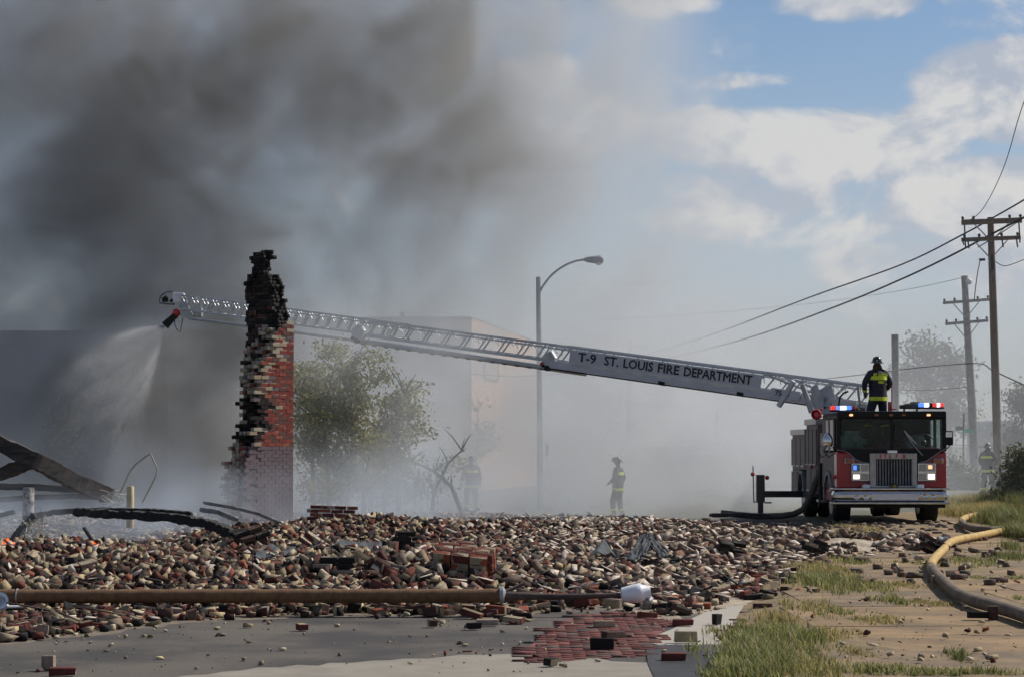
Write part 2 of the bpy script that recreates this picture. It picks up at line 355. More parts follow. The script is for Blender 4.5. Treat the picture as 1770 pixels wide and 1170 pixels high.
# ================================================================ object helpers
ORG = {}                                  # world origin of each root
def tag(o, label=None, cat=None, group=None, kind=None):
    if label: o['label'] = label
    if cat: o['category'] = cat
    if group: o['group'] = group
    if kind: o['kind'] = kind
    return o
def root(name, loc, label, cat, group=None):
    o = bpy.data.objects.new(name, None); COL.objects.link(o); o.location = loc; o.empty_display_size = .2
    ORG[o.name] = Vector(loc)
    return tag(o, label, cat, group)
def orient(d):
    return Vector(d).normalized().to_track_quat('Z', 'Y').to_matrix()
class MB:
    """collects shapes in WORLD coordinates, builds one mesh object under a parent"""
    def __init__(s): s.v = []; s.f = []; s.m = []
    def add(s, vs, fs, mi=0):
        b = len(s.v); s.v += [Vector(q) for q in vs]; s.f += [tuple(i + b for i in f) for f in fs]; s.m += [mi] * len(fs); return s
    def box(s, x0, x1, y0, y1, z0, z1, mi=0, rot=None, c=None):
        vs = [Vector((x, y, z)) for x in (x0, x1) for y in (y0, y1) for z in (z0, z1)]
        if rot is not None:
            cc = c if c is not None else Vector(((x0 + x1) / 2, (y0 + y1) / 2, (z0 + z1) / 2))
            vs = [cc + rot @ (q - cc) for q in vs]
        return s.add(vs, [(0, 1, 3, 2), (4, 6, 7, 5), (0, 4, 5, 1), (2, 3, 7, 6), (0, 2, 6, 4), (1, 5, 7, 3)], mi)
    def px(s, u0, v0, u1, v1, Y, dep, mi=0):          # a box whose front face covers that part of the photograph
        a, b = P(u0, v1, Y), P(u1, v0, Y)
        return s.box(a.x, b.x, Y, Y + dep, a.z, b.z, mi)
    def bar(s, p, q, w, h, mi=0, up=None):
        p, q = Vector(p), Vector(q); d = (q - p).normalized()
        up = Vector(up) if up else Vector((0, 0, 1))
        if abs(d.dot(up)) > .98: up = Vector((0, 1, 0))
        sd = d.cross(up).normalized(); un = sd.cross(d)
        vs = [e + sd * (a * w / 2) + un * (b * h / 2) for e in (p, q) for a, b in ((-1, -1), (1, -1), (1, 1), (-1, 1))]
        return s.add(vs, [(0, 1, 2, 3), (7, 6, 5, 4), (0, 4, 5, 1), (1, 5, 6, 2), (2, 6, 7, 3), (3, 7, 4, 0)], mi)
    def tube(s, pts, r, n=8, mi=0, caps=True):
        pts = [Vector(p) for p in pts]; k = len(pts); rr = r if isinstance(r, (list, tuple)) else [r] * k
        vs = []; prev = None
        for i, p in enumerate(pts):
            d = (pts[min(i + 1, k - 1)] - pts[max(i - 1, 0)]).normalized()
            if prev is None:
                ref = Vector((0, 0, 1)) if abs(d.z) < .9 else Vector((1, 0, 0))
                a = d.cross(ref).normalized()
            else:
                a = (prev - d * prev.dot(d)).normalized()
            prev = a; b = d.cross(a)
            vs += [p + (a * math.cos(t) + b * math.sin(t)) * rr[i] for t in (2 * math.pi * j / n for j in range(n))]
        fs = [(i * n + j, i * n + (j + 1) % n, (i + 1) * n + (j + 1) % n, (i + 1) * n + j) for i in range(k - 1) for j in range(n)]
        if caps: fs += [tuple(range(n))[::-1], tuple((k - 1) * n + j for j in range(n))]
        return s.add(vs, fs, mi)
    def lathe(s, c, axis, prof, n=24, mi=0):          # prof: (distance along axis, radius)
        c = Vector(c); R = orient(axis); vs = []
        for (h, r) in prof:
            vs += [c + R @ Vector((r * math.cos(t), r * math.sin(t), h)) for t in (2 * math.pi * j / n for j in range(n))]
        k = len(prof)
        fs = [(i * n + j, i * n + (j + 1) % n, (i + 1) * n + (j + 1) % n, (i + 1) * n + j) for i in range(k - 1) for j in range(n)]
        fs += [tuple(range(n))[::-1], tuple((k - 1) * n + j for j in range(n))]
        return s.add(vs, fs, mi)
    def prism(s, poly, off, mi=0):                    # poly: world points of one face, off: vector to the other
        n = len(poly); off = Vector(off); vs = [Vector(p) for p in poly] + [Vector(p) + off for p in poly]
        fs = [tuple(range(n))[::-1], tuple(range(n, 2 * n))] + [(i, (i + 1) % n, n + (i + 1) % n, n + i) for i in range(n)]
        return s.add(vs, fs, mi)
    def ball(s, c, r, n=8, mi=0, sc3=(1, 1, 1)):
        c = Vector(c); vs = []; fs = []
        for i in range(n + 1):
            a = math.pi * i / n
            for j in range(n * 2):
                t = math.pi * j / n
                vs.append(c + Vector((r * math.sin(a) * math.cos(t) * sc3[0], r * math.sin(a) * math.sin(t) * sc3[1], r * math.cos(a) * sc3[2])))
        k = n * 2
        fs = [(i * k + j, (i + 1) * k + j, (i + 1) * k + (j + 1) % k, i * k + (j + 1) % k) for i in range(n) for j in range(k)]
        return s.add(vs, fs, mi)
    def build(s, name, mats, parent=None, org=None, bevel=0.0, smooth=False, seg=2):
        if not isinstance(mats, (list, tuple)): mats = [mats]
        par_o = Vector((0, 0, 0))
        if parent is not None: par_o = ORG[parent.name]
        o0 = Vector(org) if org is not None else par_o
        me = bpy.data.meshes.new(name); me.from_pydata([v - o0 for v in s.v], [], s.f)
        for m_ in mats: me.materials.append(M[m_] if isinstance(m_, str) else m_)
        me.polygons.foreach_set('material_index', s.m)
        bm = bmesh.new(); bm.from_mesh(me); bmesh.ops.recalc_face_normals(bm, faces=bm.faces); bm.to_mesh(me); bm.free()
        if smooth:
            me.polygons.foreach_set('use_smooth', [True] * len(me.polygons))
            try: me.set_sharp_from_angle(angle=rad(42))
            except Exception: pass
        o = bpy.data.objects.new(name, me); COL.objects.link(o)
        if parent is not None: o.parent = parent
        o.location = o0 - par_o
        ORG[o.name] = o0
        if bevel:
            b = o.modifiers.new('bevel', 'BEVEL'); b.width = bevel; b.segments = seg; b.limit_method = 'ANGLE'; b.angle_limit = rad(40)
        return o
def quads_mesh(name, V, Fq, cols, material, parent=None):
    """numpy verts (n,3), quads (m,4), per face colours (m,3)"""
    me = bpy.data.meshes.new(name); nv, nf = len(V), len(Fq); k = Fq.shape[1]
    me.vertices.add(nv); me.vertices.foreach_set('co', V.astype(np.float32).ravel())
    me.loops.add(nf * k); me.loops.foreach_set('vertex_index', Fq.astype(np.int32).ravel())
    me.polygons.add(nf); me.polygons.foreach_set('loop_start', np.arange(nf, dtype=np.int32) * k)
    try: me.polygons.foreach_set('loop_total', np.full(nf, k, dtype=np.int32))
    except Exception: pass
    me.update(calc_edges=True)
    if cols is not None:
        at = me.attributes.new('Col', 'FLOAT_COLOR', 'FACE')
        at.data.foreach_set('color', np.concatenate([cols, np.ones((nf, 1))], 1).astype(np.float32).ravel())
    me.materials.append(M[material]); me.validate()
    o = bpy.data.objects.new(name, me); COL.objects.link(o)
    if parent is not None: o.parent = parent
    return o
def text_mesh(name, body, size, Mx, material, parent, bold=0.0, extr=0.002, stretch=1.0):
    cu = bpy.data.curves.new(name, 'FONT'); cu.body = body; cu.size = size; cu.align_x = 'CENTER'; cu.align_y = 'CENTER'
    cu.offset = bold; cu.extrude = extr; cu.resolution_u = 2
    t = bpy.data.objects.new(name + '_tmp', cu); COL.objects.link(t)
    dg = bpy.context.evaluated_depsgraph_get(); dg.update()
    me = bpy.data.meshes.new_from_object(t.evaluated_get(dg)); me.name = name
    COL.objects.unlink(t); bpy.data.objects.remove(t)
    me.transform(Matrix.Diagonal((stretch, 1, 1, 1))); me.transform(Mx)
    po = ORG[parent.name]; me.transform(Matrix.Translation(-po))
    me.materials.clear(); me.materials.append(M[material])
    o = bpy.data.objects.new(name, me); COL.objects.link(o); o.parent = parent; ORG[o.name] = po
    return o

# ---- bricks in bulk
C_BRICK = np.array([(.095, .034, .026), (.065, .034, .027), (.052, .034, .028), (.13, .044, .030), (.072, .027, .027), (.036, .026, .022), (.19, .064, .038), (.016, .014, .013)])
P_BRICK = np.array([.22, .20, .17, .09, .12, .08, .03, .09])
C_MORT = np.array([(.40, .32, .19), (.27, .215, .14), (.42, .35, .245), (.22, .17, .125)])
BOXF = np.array([(0, 1, 3, 2), (4, 6, 7, 5), (0, 4, 5, 1), (2, 3, 7, 6), (0, 2, 6, 4), (1, 5, 7, 3)])
CORN = np.array([(x, y, z) for x in (-.5, .5) for y in (-.5, .5) for z in (-.5, .5)])
def brick_colours(n, mortar=.4, r=rng, dusty=0.0, charred=0.0):
    base = C_BRICK[r.choice(len(C_BRICK), n, p=P_BRICK)]
    ch = r.random(n) < charred; base[ch] = np.array((.016, .014, .014))
    cols = np.repeat(base[:, None, :], 6, 1) * r.uniform(.75, 1.25, (n, 6, 1))
    mo = r.random((n, 6)) < mortar
    mc = C_MORT[r.choice(len(C_MORT), (n, 6))] * r.uniform(.7, 1.1, (n, 6, 1))
    cols[mo] = (mc * .85 + cols * .15)[mo]
    if dusty > 0:
        dd = np.array((.42, .35, .28)) ; cols = cols * (1 - dusty) + dd * dusty
    return cols
def rot_batch(ax, ay, az):
    n = len(ax); cx, sx, cy_, sy, cz, sz = np.cos(ax), np.sin(ax), np.cos(ay), np.sin(ay), np.cos(az), np.sin(az)
    R = np.empty((n, 3, 3))
    R[:, 0, 0] = cz * cy_; R[:, 0, 1] = cz * sy * sx - sz * cx; R[:, 0, 2] = cz * sy * cx + sz * sx
    R[:, 1, 0] = sz * cy_; R[:, 1, 1] = sz * sy * sx + cz * cx; R[:, 1, 2] = sz * sy * cx - cz * sx
    R[:, 2, 0] = -sy; R[:, 2, 1] = cy_ * sx; R[:, 2, 2] = cy_ * cx
    return R
def brick_verts(C, R, D, jit=.008, r=rng):
    n = len(C); L = CORN[None] * D[:, None, :] + r.normal(0, 1, (n, 8, 3)) * jit * np.minimum(1, D[:, None, :] * 12)
    return (np.einsum('nij,nkj->nki', R, L) + C[:, None, :]).reshape(-1, 3)
def brick_faces(n): return (BOXF[None] + (np.arange(n) * 8)[:, None, None]).reshape(-1, 4)

def leafy(m, k=.45):
    """thin blades and leaves let the sun through"""
    nt = m.node_tree; b = nt.nodes['Principled BSDF']; o = nt.nodes['Material Output']
    t = nt.nodes.new('ShaderNodeBsdfTranslucent'); mx = nt.nodes.new('ShaderNodeMixShader'); mx.inputs[0].default_value = k
    nt.links.new(b.inputs['Base Color'].links[0].from_socket, t.inputs[0]); nt.links.new(b.outputs[0], mx.inputs[1]); nt.links.new(t.outputs[0], mx.inputs[2]); nt.links.new(mx.outputs[0], o.inputs[0])
leafy(M['leaf']); leafy(M['grassm'])

# ================================================================ ground
def gz(x, y):                                   # the lot dips a little behind the rubble
    return -0.34 * min(1, max(0, (y - 55) / 10.0)) * (1 - min(1, max(0, (x - 4.5) / 2.0)))
def sheet(name, material, xs, ys, zf, **kw):
    V = [(x, y, zf(x, y)) for y in ys for x in xs]; nx = len(xs)
    Fs = [(j * nx + i, j * nx + i + 1, (j + 1) * nx + i + 1, (j + 1) * nx + i) for j in range(len(ys) - 1) for i in range(nx - 1)]
    me = bpy.data.meshes.new(name); me.from_pydata(V, [], Fs); me.materials.append(M[material])
    me.polygons.foreach_set('use_smooth', [True] * len(me.polygons))
    o = bpy.data.objects.new(name, me); COL.objects.link(o); return tag(o, kind='structure', **kw)
xs = [-3000, -400, -120, -60, -40] + list(np.arange(-30, 31, 2.0)) + [40, 60, 120, 400, 3000]
ysl = [-60, 0, 10] + list(np.arange(14, 110, 2.0)) + [130, 200, 400, 1000, 4500]
def base_z(x, y):
    z = gz(x, y) - 0.012
    if x < -40 or x > 40 or y > 110: z -= 0.3 * min(1, max(abs(x) - 40, y - 110, 0) / 60)
    return z
sheet('ground', 'far', xs, ysl, base_z)
def flat(name, material, poly_px, z, kind='structure', thick=0.0):
    pts = [G(u, v, z) for u, v in poly_px]
    me = bpy.data.meshes.new(name); bm = bmesh.new()
    f = bm.faces.new([bm.verts.new(p) for p in pts]); bmesh.ops.triangulate(bm, faces=[f])
    bmesh.ops.recalc_face_normals(bm, faces=bm.faces)
    if sum(q.normal.z for q in bm.faces) < 0: bmesh.ops.reverse_faces(bm, faces=bm.faces)
    bm.to_mesh(me); bm.free(); me.materials.append(M[material])
    o = bpy.data.objects.new(name, me); COL.objects.link(o); return tag(o, kind=kind)
# the road: everything left of the verge line
def verge_x(y): return 0.9 + (y - 14) * 0.142 if y < 46 else 5.45 + (y - 46) * 0.30
def road():
    V = []; ys = list(np.arange(-5, 56, 2.0)); xs_ = [-60, -40, -20, -12, -8, -4, 0]
    for y in ys: V += [(x, y, 0.0) for x in xs_] + [(verge_x(y), y, 0.0)]
    n = 8; Fs = [(j * n + i, j * n + i + 1, (j + 1) * n + i + 1, (j + 1) * n + i) for j in range(len(ys) - 1) for i in range(n - 1)]
    me = bpy.data.meshes.new('road'); me.from_pydata(V, [], Fs); me.materials.append(M['asphalt'])
    o = bpy.data.objects.new('road', me); COL.objects.link(o); tag(o, kind='structure')
road()
def jag(poly, amp, step, seed):                       # roughen the outline of a patch
    r = random.Random(seed); out_ = []
    for (a, b) in zip(poly, poly[1:] + poly[:1]):
        d = math.dist(a, b); k = max(1, int(d / step))
        for i in range(k):
            t = i / k; out_.append((a[0] + (b[0] - a[0]) * t + r.uniform(-amp, amp), a[1] + (b[1] - a[1]) * t + r.uniform(-amp, amp) * .35))
    return out_
flat('gutter', 'concrete', jag([(-60, 1215), (330, 1168), (480, 1152), (700, 1137), (900, 1128), (1130, 1146), (1150, 1215)], 8, 30, 1), .004)
flat('path', 'paleconc', jag([(1100, 1112), (1255, 1116), (1300, 1072), (1350, 1020), (1420, 1000), (1330, 1000), (1270, 1030), (1180, 1075)], 8, 20, 2), .004)
flat('puddle', 'wet', jag([(1118, 1114), (1255, 1113), (1262, 1140), (1235, 1185), (1135, 1185), (1120, 1146)], 4, 14, 3), .0105)
# red paving: real paver courses, far too small to tell apart singly
def pavers(poly_px, ang_, seed):
    r = np.random.default_rng(seed); pts = [G(u, v, 0) for u, v in poly_px]
    def inside(x, y):
        c = False; j = len(pts) - 1
        for i in range(len(pts)):
            if (pts[i].y > y) != (pts[j].y > y) and x < (pts[j].x - pts[i].x) * (y - pts[i].y) / (pts[j].y - pts[i].y) + pts[i].x: c = not c
            j = i
        return c
    x0, x1 = min(p.x for p in pts), max(p.x for p in pts); y0, y1 = min(p.y for p in pts), max(p.y for p in pts)
    C = []; row = 0; y = y0
    while y < y1:
        x = x0 + (row % 2) * .1
        while x < x1:
            if inside(x + r.normal() * .07, y + r.normal() * .07): C.append((x, y, -.002))
            x += .206
        y += .104; row += 1
    C = np.array(C); n = len(C); C[:, 2] += r.normal(0, .002, n)
    R = rot_batch(r.normal(0, .012, n), r.normal(0, .012, n), r.normal(0, .015, n)); D = np.tile((.198, .096, .03), (n, 1))
    V = brick_verts(C, R, D, .002, r)
    cols = np.repeat(np.array([(.13, .045, .04), (.10, .038, .034), (.15, .055, .046), (.13, .085, .07), (.10, .09, .08)])[r.choice(5, n, p=[.32, .24, .22, .12, .10])][:, None, :], 6, 1) * r.uniform(.6, 1.2, (n, 1, 1))
    return V, brick_faces(n), cols.reshape(-1, 3)
flat('paving_bed', 'redpave', jag([(915, 1118), (950, 1092), (990, 1066), (1085, 1060), (1155, 1078), (1130, 1100), (1108, 1130), (930, 1144)], 6, 14, 8), .0075)
a_ = pavers([(905, 1120), (950, 1090), (990, 1064), (1085, 1058), (1165, 1078), (1135, 1100), (1112, 1132), (920, 1147)], 0, 1)
b_ = pavers([(1250, 1112), (1275, 1086), (1310, 1056), (1335, 1060), (1320, 1085), (1290, 1115)], 0, 2)
pv_ = quads_mesh('paving', np.concatenate([a_[0], b_[0]]), np.concatenate([a_[1], b_[1] + len(a_[0])]), np.concatenate([a_[2], b_[2]]), 'brick_attr')
tag(pv_, kind='stuff', label='worn red brick crosswalk pavers between the asphalt and the concrete strip')
# verge of bare dirt under and around the slabs
def verge():
    V = []; ys = list(np.arange(-5, 60, 1.5))
    for y in ys: V += [(verge_x(y) + .02 + t, y, 0.004 + .05 * min(1, t / .5)) for t in (0, .25, .5, 2, 5, 10, 20, 45)]
    n = 8; Fs = [(j * n + i, j * n + i + 1, (j + 1) * n + i + 1, (j + 1) * n + i) for j in range(len(ys) - 1) for i in range(n - 1)]
    me = bpy.data.meshes.new('dirt'); me.from_pydata(V, [], Fs); me.materials.append(M['dirt'])
    o = bpy.data.objects.new('dirt', me); COL.objects.link(o); tag(o, kind='structure')
verge()
# sidewalk slabs, each one its own piece
side = bpy.data.objects.new('sidewalk', None); COL.objects.link(side); tag(side, kind='structure'); ORG['sidewalk'] = Vector((0, 0, 0))
rs = random.Random(5)
meshes = []
for k in range(5):
    bm = bmesh.new(); wx, wy = 2.30, 2.62
    vs = []
    cut = rs.uniform(-.5, .5)
    if k in (1, 4):                              # cracked slab: two halves with a ragged gap between them
        edge = [(-wx / 2 + wx * i / 9, cut + rs.uniform(-.09, .09)) for i in range(10)]
        for sgn in (-1, 1):
            top = [bm.verts.new((x_, y_ + sgn * rs.uniform(.008, .02), 0)) for x_, y_ in edge]
            far_c = [bm.verts.new((wx / 2, sgn * wy / 2, 0)), bm.verts.new((-wx / 2, sgn * wy / 2, 0))]
            f_ = bm.faces.new(top + far_c); ex_ = bmesh.ops.extrude_face_region(bm, geom=[f_])
            for v_ in ex_['geom']:
                if isinstance(v_, bmesh.types.BMVert): v_.co.z = -.09
        bmesh.ops.recalc_face_normals(bm, faces=bm.faces)
        me = bpy.data.meshes.new('slab'); bm.to_mesh(me); bm.free(); me.materials.append(M['slab' if k < 3 else 'slab2']); meshes.append(me); continue
    for zz in (0, -.09):
        vs.append([bm.verts.new((sx * wx / 2 + rs.uniform(-.008, .008), sy * wy / 2 + rs.uniform(-.008, .008), zz)) for sx, sy in ((-1, -1), (1, -1), (1, 1), (-1, 1))])
    bm.faces.new(vs[0]); bm.faces.new(vs[1][::-1])
    for i in range(4): bm.faces.new((vs[0][i], vs[1][i], vs[1][(i + 1) % 4], vs[0][(i + 1) % 4]))
    bmesh.ops.recalc_face_normals(bm, faces=bm.faces)
    me = bpy.data.meshes.new('slab'); bm.to_mesh(me); bm.free(); me.materials.append(M['slab' if k < 3 else 'slab2']); meshes.append(me)
y = 15.2; row = 0
while y < 47:
    x = verge_x(y) + 1.75 + rs.uniform(-.04, .04)
    while x < y * .235 + 2.6:
        o = bpy.data.objects.new('slab', rs.choice(meshes)); COL.objects.link(o); o.parent = side
        o.location = (x, y, .0575 + rs.uniform(-.002, .003)); o.rotation_euler = (rs.gauss(0, .002), rs.gauss(0, .002), rs.gauss(0, .003) + rs.choice((0, math.pi)))
        x += 2.325
    y += 2.645; row += 1

# ================================================================ rubble
POLY = [(-160, 1135), (0, 1112), (150, 1100), (300, 1078), (440, 1070), (600, 1064), (760, 1066), (880, 1078), (960, 1056), (1060, 1052), (1150, 1072), (1250, 1052), (1330, 1040), (1392, 1036), (1400, 1000), (1440, 975), (1560, 962), (1640, 952), (1648, 922), (1560, 925), (1450, 930), (1400, 935), (1380, 915), (1300, 912), (1240, 903), (1150, 899), (1000, 897), (800, 891), (600, 888), (-300, 888)]
PW = [G(u, v, 0) for u, v in POLY]
PX = np.array([(p.x, p.y) for p in PW])
def poly_dist(x, y):
    """signed distance, positive inside"""
    x = np.asarray(x, float); y = np.asarray(y, float)
    a = PX; b = np.roll(PX, -1, 0)
    ins = np.zeros(x.shape, bool); dm = np.full(x.shape, 1e9)
    for (ax, ay), (bx, by) in zip(a, b):
        cond = (ay > y) != (by > y)
        with np.errstate(divide='ignore', invalid='ignore'):
            xi = (bx - ax) * (y - ay) / (by - ay if by != ay else 1e-9) + ax
        ins ^= cond & (x < xi)
        ex, ey = bx - ax, by - ay; L2 = ex * ex + ey * ey
        t = np.clip(((x - ax) * ex + (y - ay) * ey) / L2, 0, 1)
        dm = np.minimum(dm, np.hypot(x - ax - t * ex, y - ay - t * ey))
    return np.where(ins, dm, -dm)
MOUNDS = [(-7.5, 30.5, 6.5, 4.2, .27), (-4.2, 37.5, 2.4, 4, .10), (-2.2, 40.8, 2.6, 2.8, .27), (-5.5, 27, 5, 2.0, .12), (-1, 28.5, 2.6, 2.4, .12), (1.2, 45.5, 2.2, 2.6, .10),
          (5.6, 38.5, .9, .8, .22), (7.2, 41, 1.0, .7, .16), (2.2, 33, 1.3, 1.1, .14), (-.9, 26.6, .8, .6, .08), (-3.8, 48, 3.6, 2.5, .05), (-7.2, 36.2, 2.6, 2.2, -.26), (-5.6, 35.2, 1.6, 1.2, .12)]
from mathutils import noise as mn
def Hs(x, y):
    x = np.asarray(x, float); y = np.asarray(y, float)
    d = poly_dist(x, y); e = np.clip((d + .1) / 1.6, 0, 1)
    h = .03 + 0 * x
    for (mx, my, rx, ry, hh) in MOUNDS: h = h + hh * np.exp(-((x - mx) / rx) ** 2 - ((y - my) / ry) ** 2)
    h = h + .055 * (np.sin(x * 2.3 + y * 1.1) + np.sin(x * 1.1 - y * 2.7 + 1)) * np.clip(h * 3, .2, 1) * .6
    h = h * np.where(x < 3, np.clip((y - 23.6) / 1.5, .30, 1), 1)
    return np.maximum(h, 0) * e * e * (3 - 2 * e)
def H1(x, y): return float(Hs(np.array([x]), np.array([y]))[0])
gx = np.arange(-19, 10.6, .3); gy = np.arange(19.5, 60, .3)
XX, YY = np.meshgrid(gx, gy); HH = Hs(XX, YY); DD = poly_dist(XX, YY)
gzv = np.vectorize(gz)(XX, YY)
vals = np.where(DD > -.1, HH + gzv + .006 + rng.normal(0, .008, HH.shape) * (HH > .02), gzv - .06)
nx = len(gx)
V = np.stack([XX, YY, vals], -1).reshape(-1, 3)
idx = np.arange(len(V)).reshape(len(gy), nx)
Fq = np.stack([idx[:-1, :-1], idx[:-1, 1:], idx[1:, 1:], idx[1:, :-1]], -1).reshape(-1, 4)
keep = (DD[:-1, :-1] > -.3).ravel()
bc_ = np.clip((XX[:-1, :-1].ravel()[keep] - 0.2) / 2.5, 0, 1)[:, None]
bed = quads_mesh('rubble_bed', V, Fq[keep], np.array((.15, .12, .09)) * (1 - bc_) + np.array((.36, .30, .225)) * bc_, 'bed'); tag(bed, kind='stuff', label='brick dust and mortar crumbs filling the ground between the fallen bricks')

def scatter(n, r=rng):
    xs_, ys_ = [], []
    while len(xs_) < n:
        m_ = n * 2
        yy = 20 + (60 - 20) * r.random(m_) ** .9
        xx = r.uniform(-.30, .235, m_) * yy
        d = poly_dist(xx, yy)
        # leave thin spots (bare dusty concrete on the right of the heap, the kerb line beside the truck)
        p = np.clip((d + .15) / .9, 0, 1) ** 1.3
        cl = .5 + .5 * np.sin(xx * 1.9 + 1.3 * np.sin(yy * .9)) * np.sin(yy * 1.3 + xx)
        right = np.clip((xx - .5) / 2.5, 0, 1)
        p = p * (1 - right * (.58 + .34 * cl) )
        p = p * np.where((xx > 2.2) & (yy > 40), .5, 1.0)
        keep = r.random(m_) < p
        xs_ += list(xx[keep]); ys_ += list(yy[keep])
    return np.array(xs_[:n]), np.array(ys_[:n])
NB = 31000
bx, by = scatter(NB)
# a second, denser pass on the big heap
hx = rng.normal(-6, 5.5, 14000); hy = rng.normal(33, 7, 14000); k_ = (poly_dist(hx, hy) > .3) & (hy > 21)
bx = np.concatenate([bx, hx[k_]]); by = np.concatenate([by, hy[k_]])
n = len(bx); hb = Hs(bx, by); thick = np.clip(hb * 4, 0, 1)
kind_ = rng.random(n)
D = np.tile((.205, .098, .060), (n, 1)) * rng.uniform(.93, 1.07, (n, 3))
lf_ = np.clip((-bx - .5) / 2, 0, 1)
half = kind_ < .34 + .30 * lf_; D[half, 0] *= rng.uniform(.35, .75, half.sum())
lump = kind_ > .80 - .22 * lf_; D[lump] = np.stack([rng.uniform(.04, .15, lump.sum()), rng.uniform(.04, .11, lump.sum()), rng.uniform(.03, .08, lump.sum())], 1)
crumb = kind_ > .92; D[crumb] *= .5
sig = .13 + .42 * thick
ax = rng.normal(0, 1, n) * sig; ay = rng.normal(0, 1, n) * sig
edge = rng.random(n) < .35; ax[edge] += math.pi / 2
azr = rng.uniform(0, math.pi * 2, n)
al = rng.random(n) < .14; azr[al] = rng.normal(0, .35, al.sum())
upz = np.where(edge, D[:, 1], D[:, 2]) / 2
gzz = np.vectorize(gz)(bx, by)
bz = hb + gzz + upz + rng.uniform(-.015, .05, n) * (.25 + thick * 1.4) + np.abs(np.sin(ay)) * D[:, 0] * .3
Cc = np.stack([bx, by, bz], 1); Rr = rot_batch(ax, ay, azr)
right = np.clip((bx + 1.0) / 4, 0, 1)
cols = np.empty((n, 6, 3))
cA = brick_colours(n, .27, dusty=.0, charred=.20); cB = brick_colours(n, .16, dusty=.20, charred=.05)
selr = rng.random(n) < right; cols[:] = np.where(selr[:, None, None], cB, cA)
# up-facing dust, paled further so sunlight on the tops sits in its colour
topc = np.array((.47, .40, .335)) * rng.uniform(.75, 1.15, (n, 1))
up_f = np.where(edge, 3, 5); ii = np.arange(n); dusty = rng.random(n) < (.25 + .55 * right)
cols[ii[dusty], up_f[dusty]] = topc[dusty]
lc = (C_MORT[rng.integers(0, 4, lump.sum())] * rng.uniform(.65, 1.1, (lump.sum(), 1)))
rb = rng.random(lump.sum()) < .28; lc[rb] = C_BRICK[rng.integers(0, 7, rb.sum())]
cols[lump] = lc[:, None, :] * rng.uniform(.85, 1.1, (lump.sum(), 6, 1))
emb = np.exp(-((bx + 7.2) / 1.9) ** 2 - ((by - 34.0) / 2.0) ** 2) + .9 * np.exp(-((bx + 4.2) / 1.4) ** 2 - ((by - 33.0) / .9) ** 2)
bk = rng.random(n) < emb * 1.1; cols[bk] = cols[bk] * .12 + .006
jitD = np.where(lump, .022, np.where(half, .008, .003))
# finer fragments filling the gaps
# the bricks that show largest are objects of their own: nearest first, whole or half bricks only, lying on top
cand = np.where(~lump & (by < 33) & (D[:, 0] > .09) & (np.abs(bx) < by * .222))[0]
score = (D[cand, 0] * (bz[cand] - hb[cand] + .1)) / by[cand] ** 1.6 * (1 + 2.0 * (hb[cand] < .05)) * rng.uniform(.7, 1.3, len(cand))
NIND = 262
ind = cand[np.argsort(-score)[:NIND]]
msk = np.ones(n, bool); msk[ind] = False
def stuff_bricks(mask, name, label):
    r_ = np.where(mask)[0]
    L = CORN[None] * D[r_][:, None, :] + rng.normal(0, 1, (len(r_), 8, 3)) * jitD[r_][:, None, None] * np.minimum(1, D[r_][:, None, :] * 10)
    V = (np.einsum('nij,nkj->nki', Rr[r_], L) + Cc[r_][:, None, :]).reshape(-1, 3)
    o = quads_mesh(name, V, brick_faces(len(r_)), cols[r_].reshape(-1, 3), 'brick_attr'); return tag(o, kind='stuff', label=label)
# bricks strayed onto the dirt before the engine and over the verge
vg = [G(float(rng.uniform(1250, 1660)), float(rng.uniform(903, 924)), .03) for _ in range(150)] + [G(float(rng.uniform(1390, 1775)), float(rng.uniform(925, 1010)), .06) for _ in range(70)]
nv = len(vg); vC = np.array([tuple(p + Vector((0, 0, .03))) for p in vg]); vD = np.tile((.2, .098, .062), (nv, 1)); vD[:, 0] *= rng.choice([1, .5, .35], nv, p=[.35, .35, .3])
tag(quads_mesh('strayed_bricks', brick_verts(vC, rot_batch(rng.normal(0, .12, nv), rng.normal(0, .12, nv), rng.uniform(0, 6.28, nv)), vD, .005), brick_faces(nv), brick_colours(nv, .3, dusty=.2, charred=.1).reshape(-1, 3), 'brick_attr'), kind='stuff', label='small bricks and halves strayed onto the dirt before the engine and along the verge')
fx, fy = scatter(26000); mf = len(fx)
fh = Hs(fx, fy); ft = np.clip(fh * 4, 0, 1)
fD = np.stack([rng.uniform(.025, .10, mf), rng.uniform(.02, .07, mf), rng.uniform(.015, .05, mf)], 1) * rng.uniform(.5, 1.1, (mf, 1))
fC = np.stack([fx, fy, fh + np.vectorize(gz)(fx, fy) + fD[:, 2] / 2 + rng.uniform(-.01, .075, mf) * (.2 + ft)], 1)
fcol = C_MORT[rng.integers(0, 4, mf)] * rng.uniform(.55, 1.05, (mf, 1)); q_ = rng.random(mf); fcol[q_ < .42] = (C_BRICK[rng.integers(0, 7, mf)] * rng.uniform(.8, 1.4, (mf, 1)))[q_ < .42]; fcol[q_ > .93] = .02
fe = rng.random(mf) < np.exp(-((fx + 7.2) / 1.9) ** 2 - ((fy - 34.0) / 2.0) ** 2) * 1.1; fcol[fe] = .02
fV = brick_verts(fC, rot_batch(rng.normal(0, .5, mf), rng.normal(0, .5, mf), rng.uniform(0, 6.28, mf)), fD, .014)
tag(quads_mesh('brick_fragments', fV, brick_faces(mf), (np.repeat(fcol[:, None, :], 6, 1) * rng.uniform(.8, 1.15, (mf, 6, 1))).reshape(-1, 3), 'brick_attr'), kind='stuff', label='small broken fragments of brick and mortar filling the heap')
stuff_bricks(msk & ~lump, 'fallen_bricks', 'thousands of fallen and broken bricks heaped across the road')
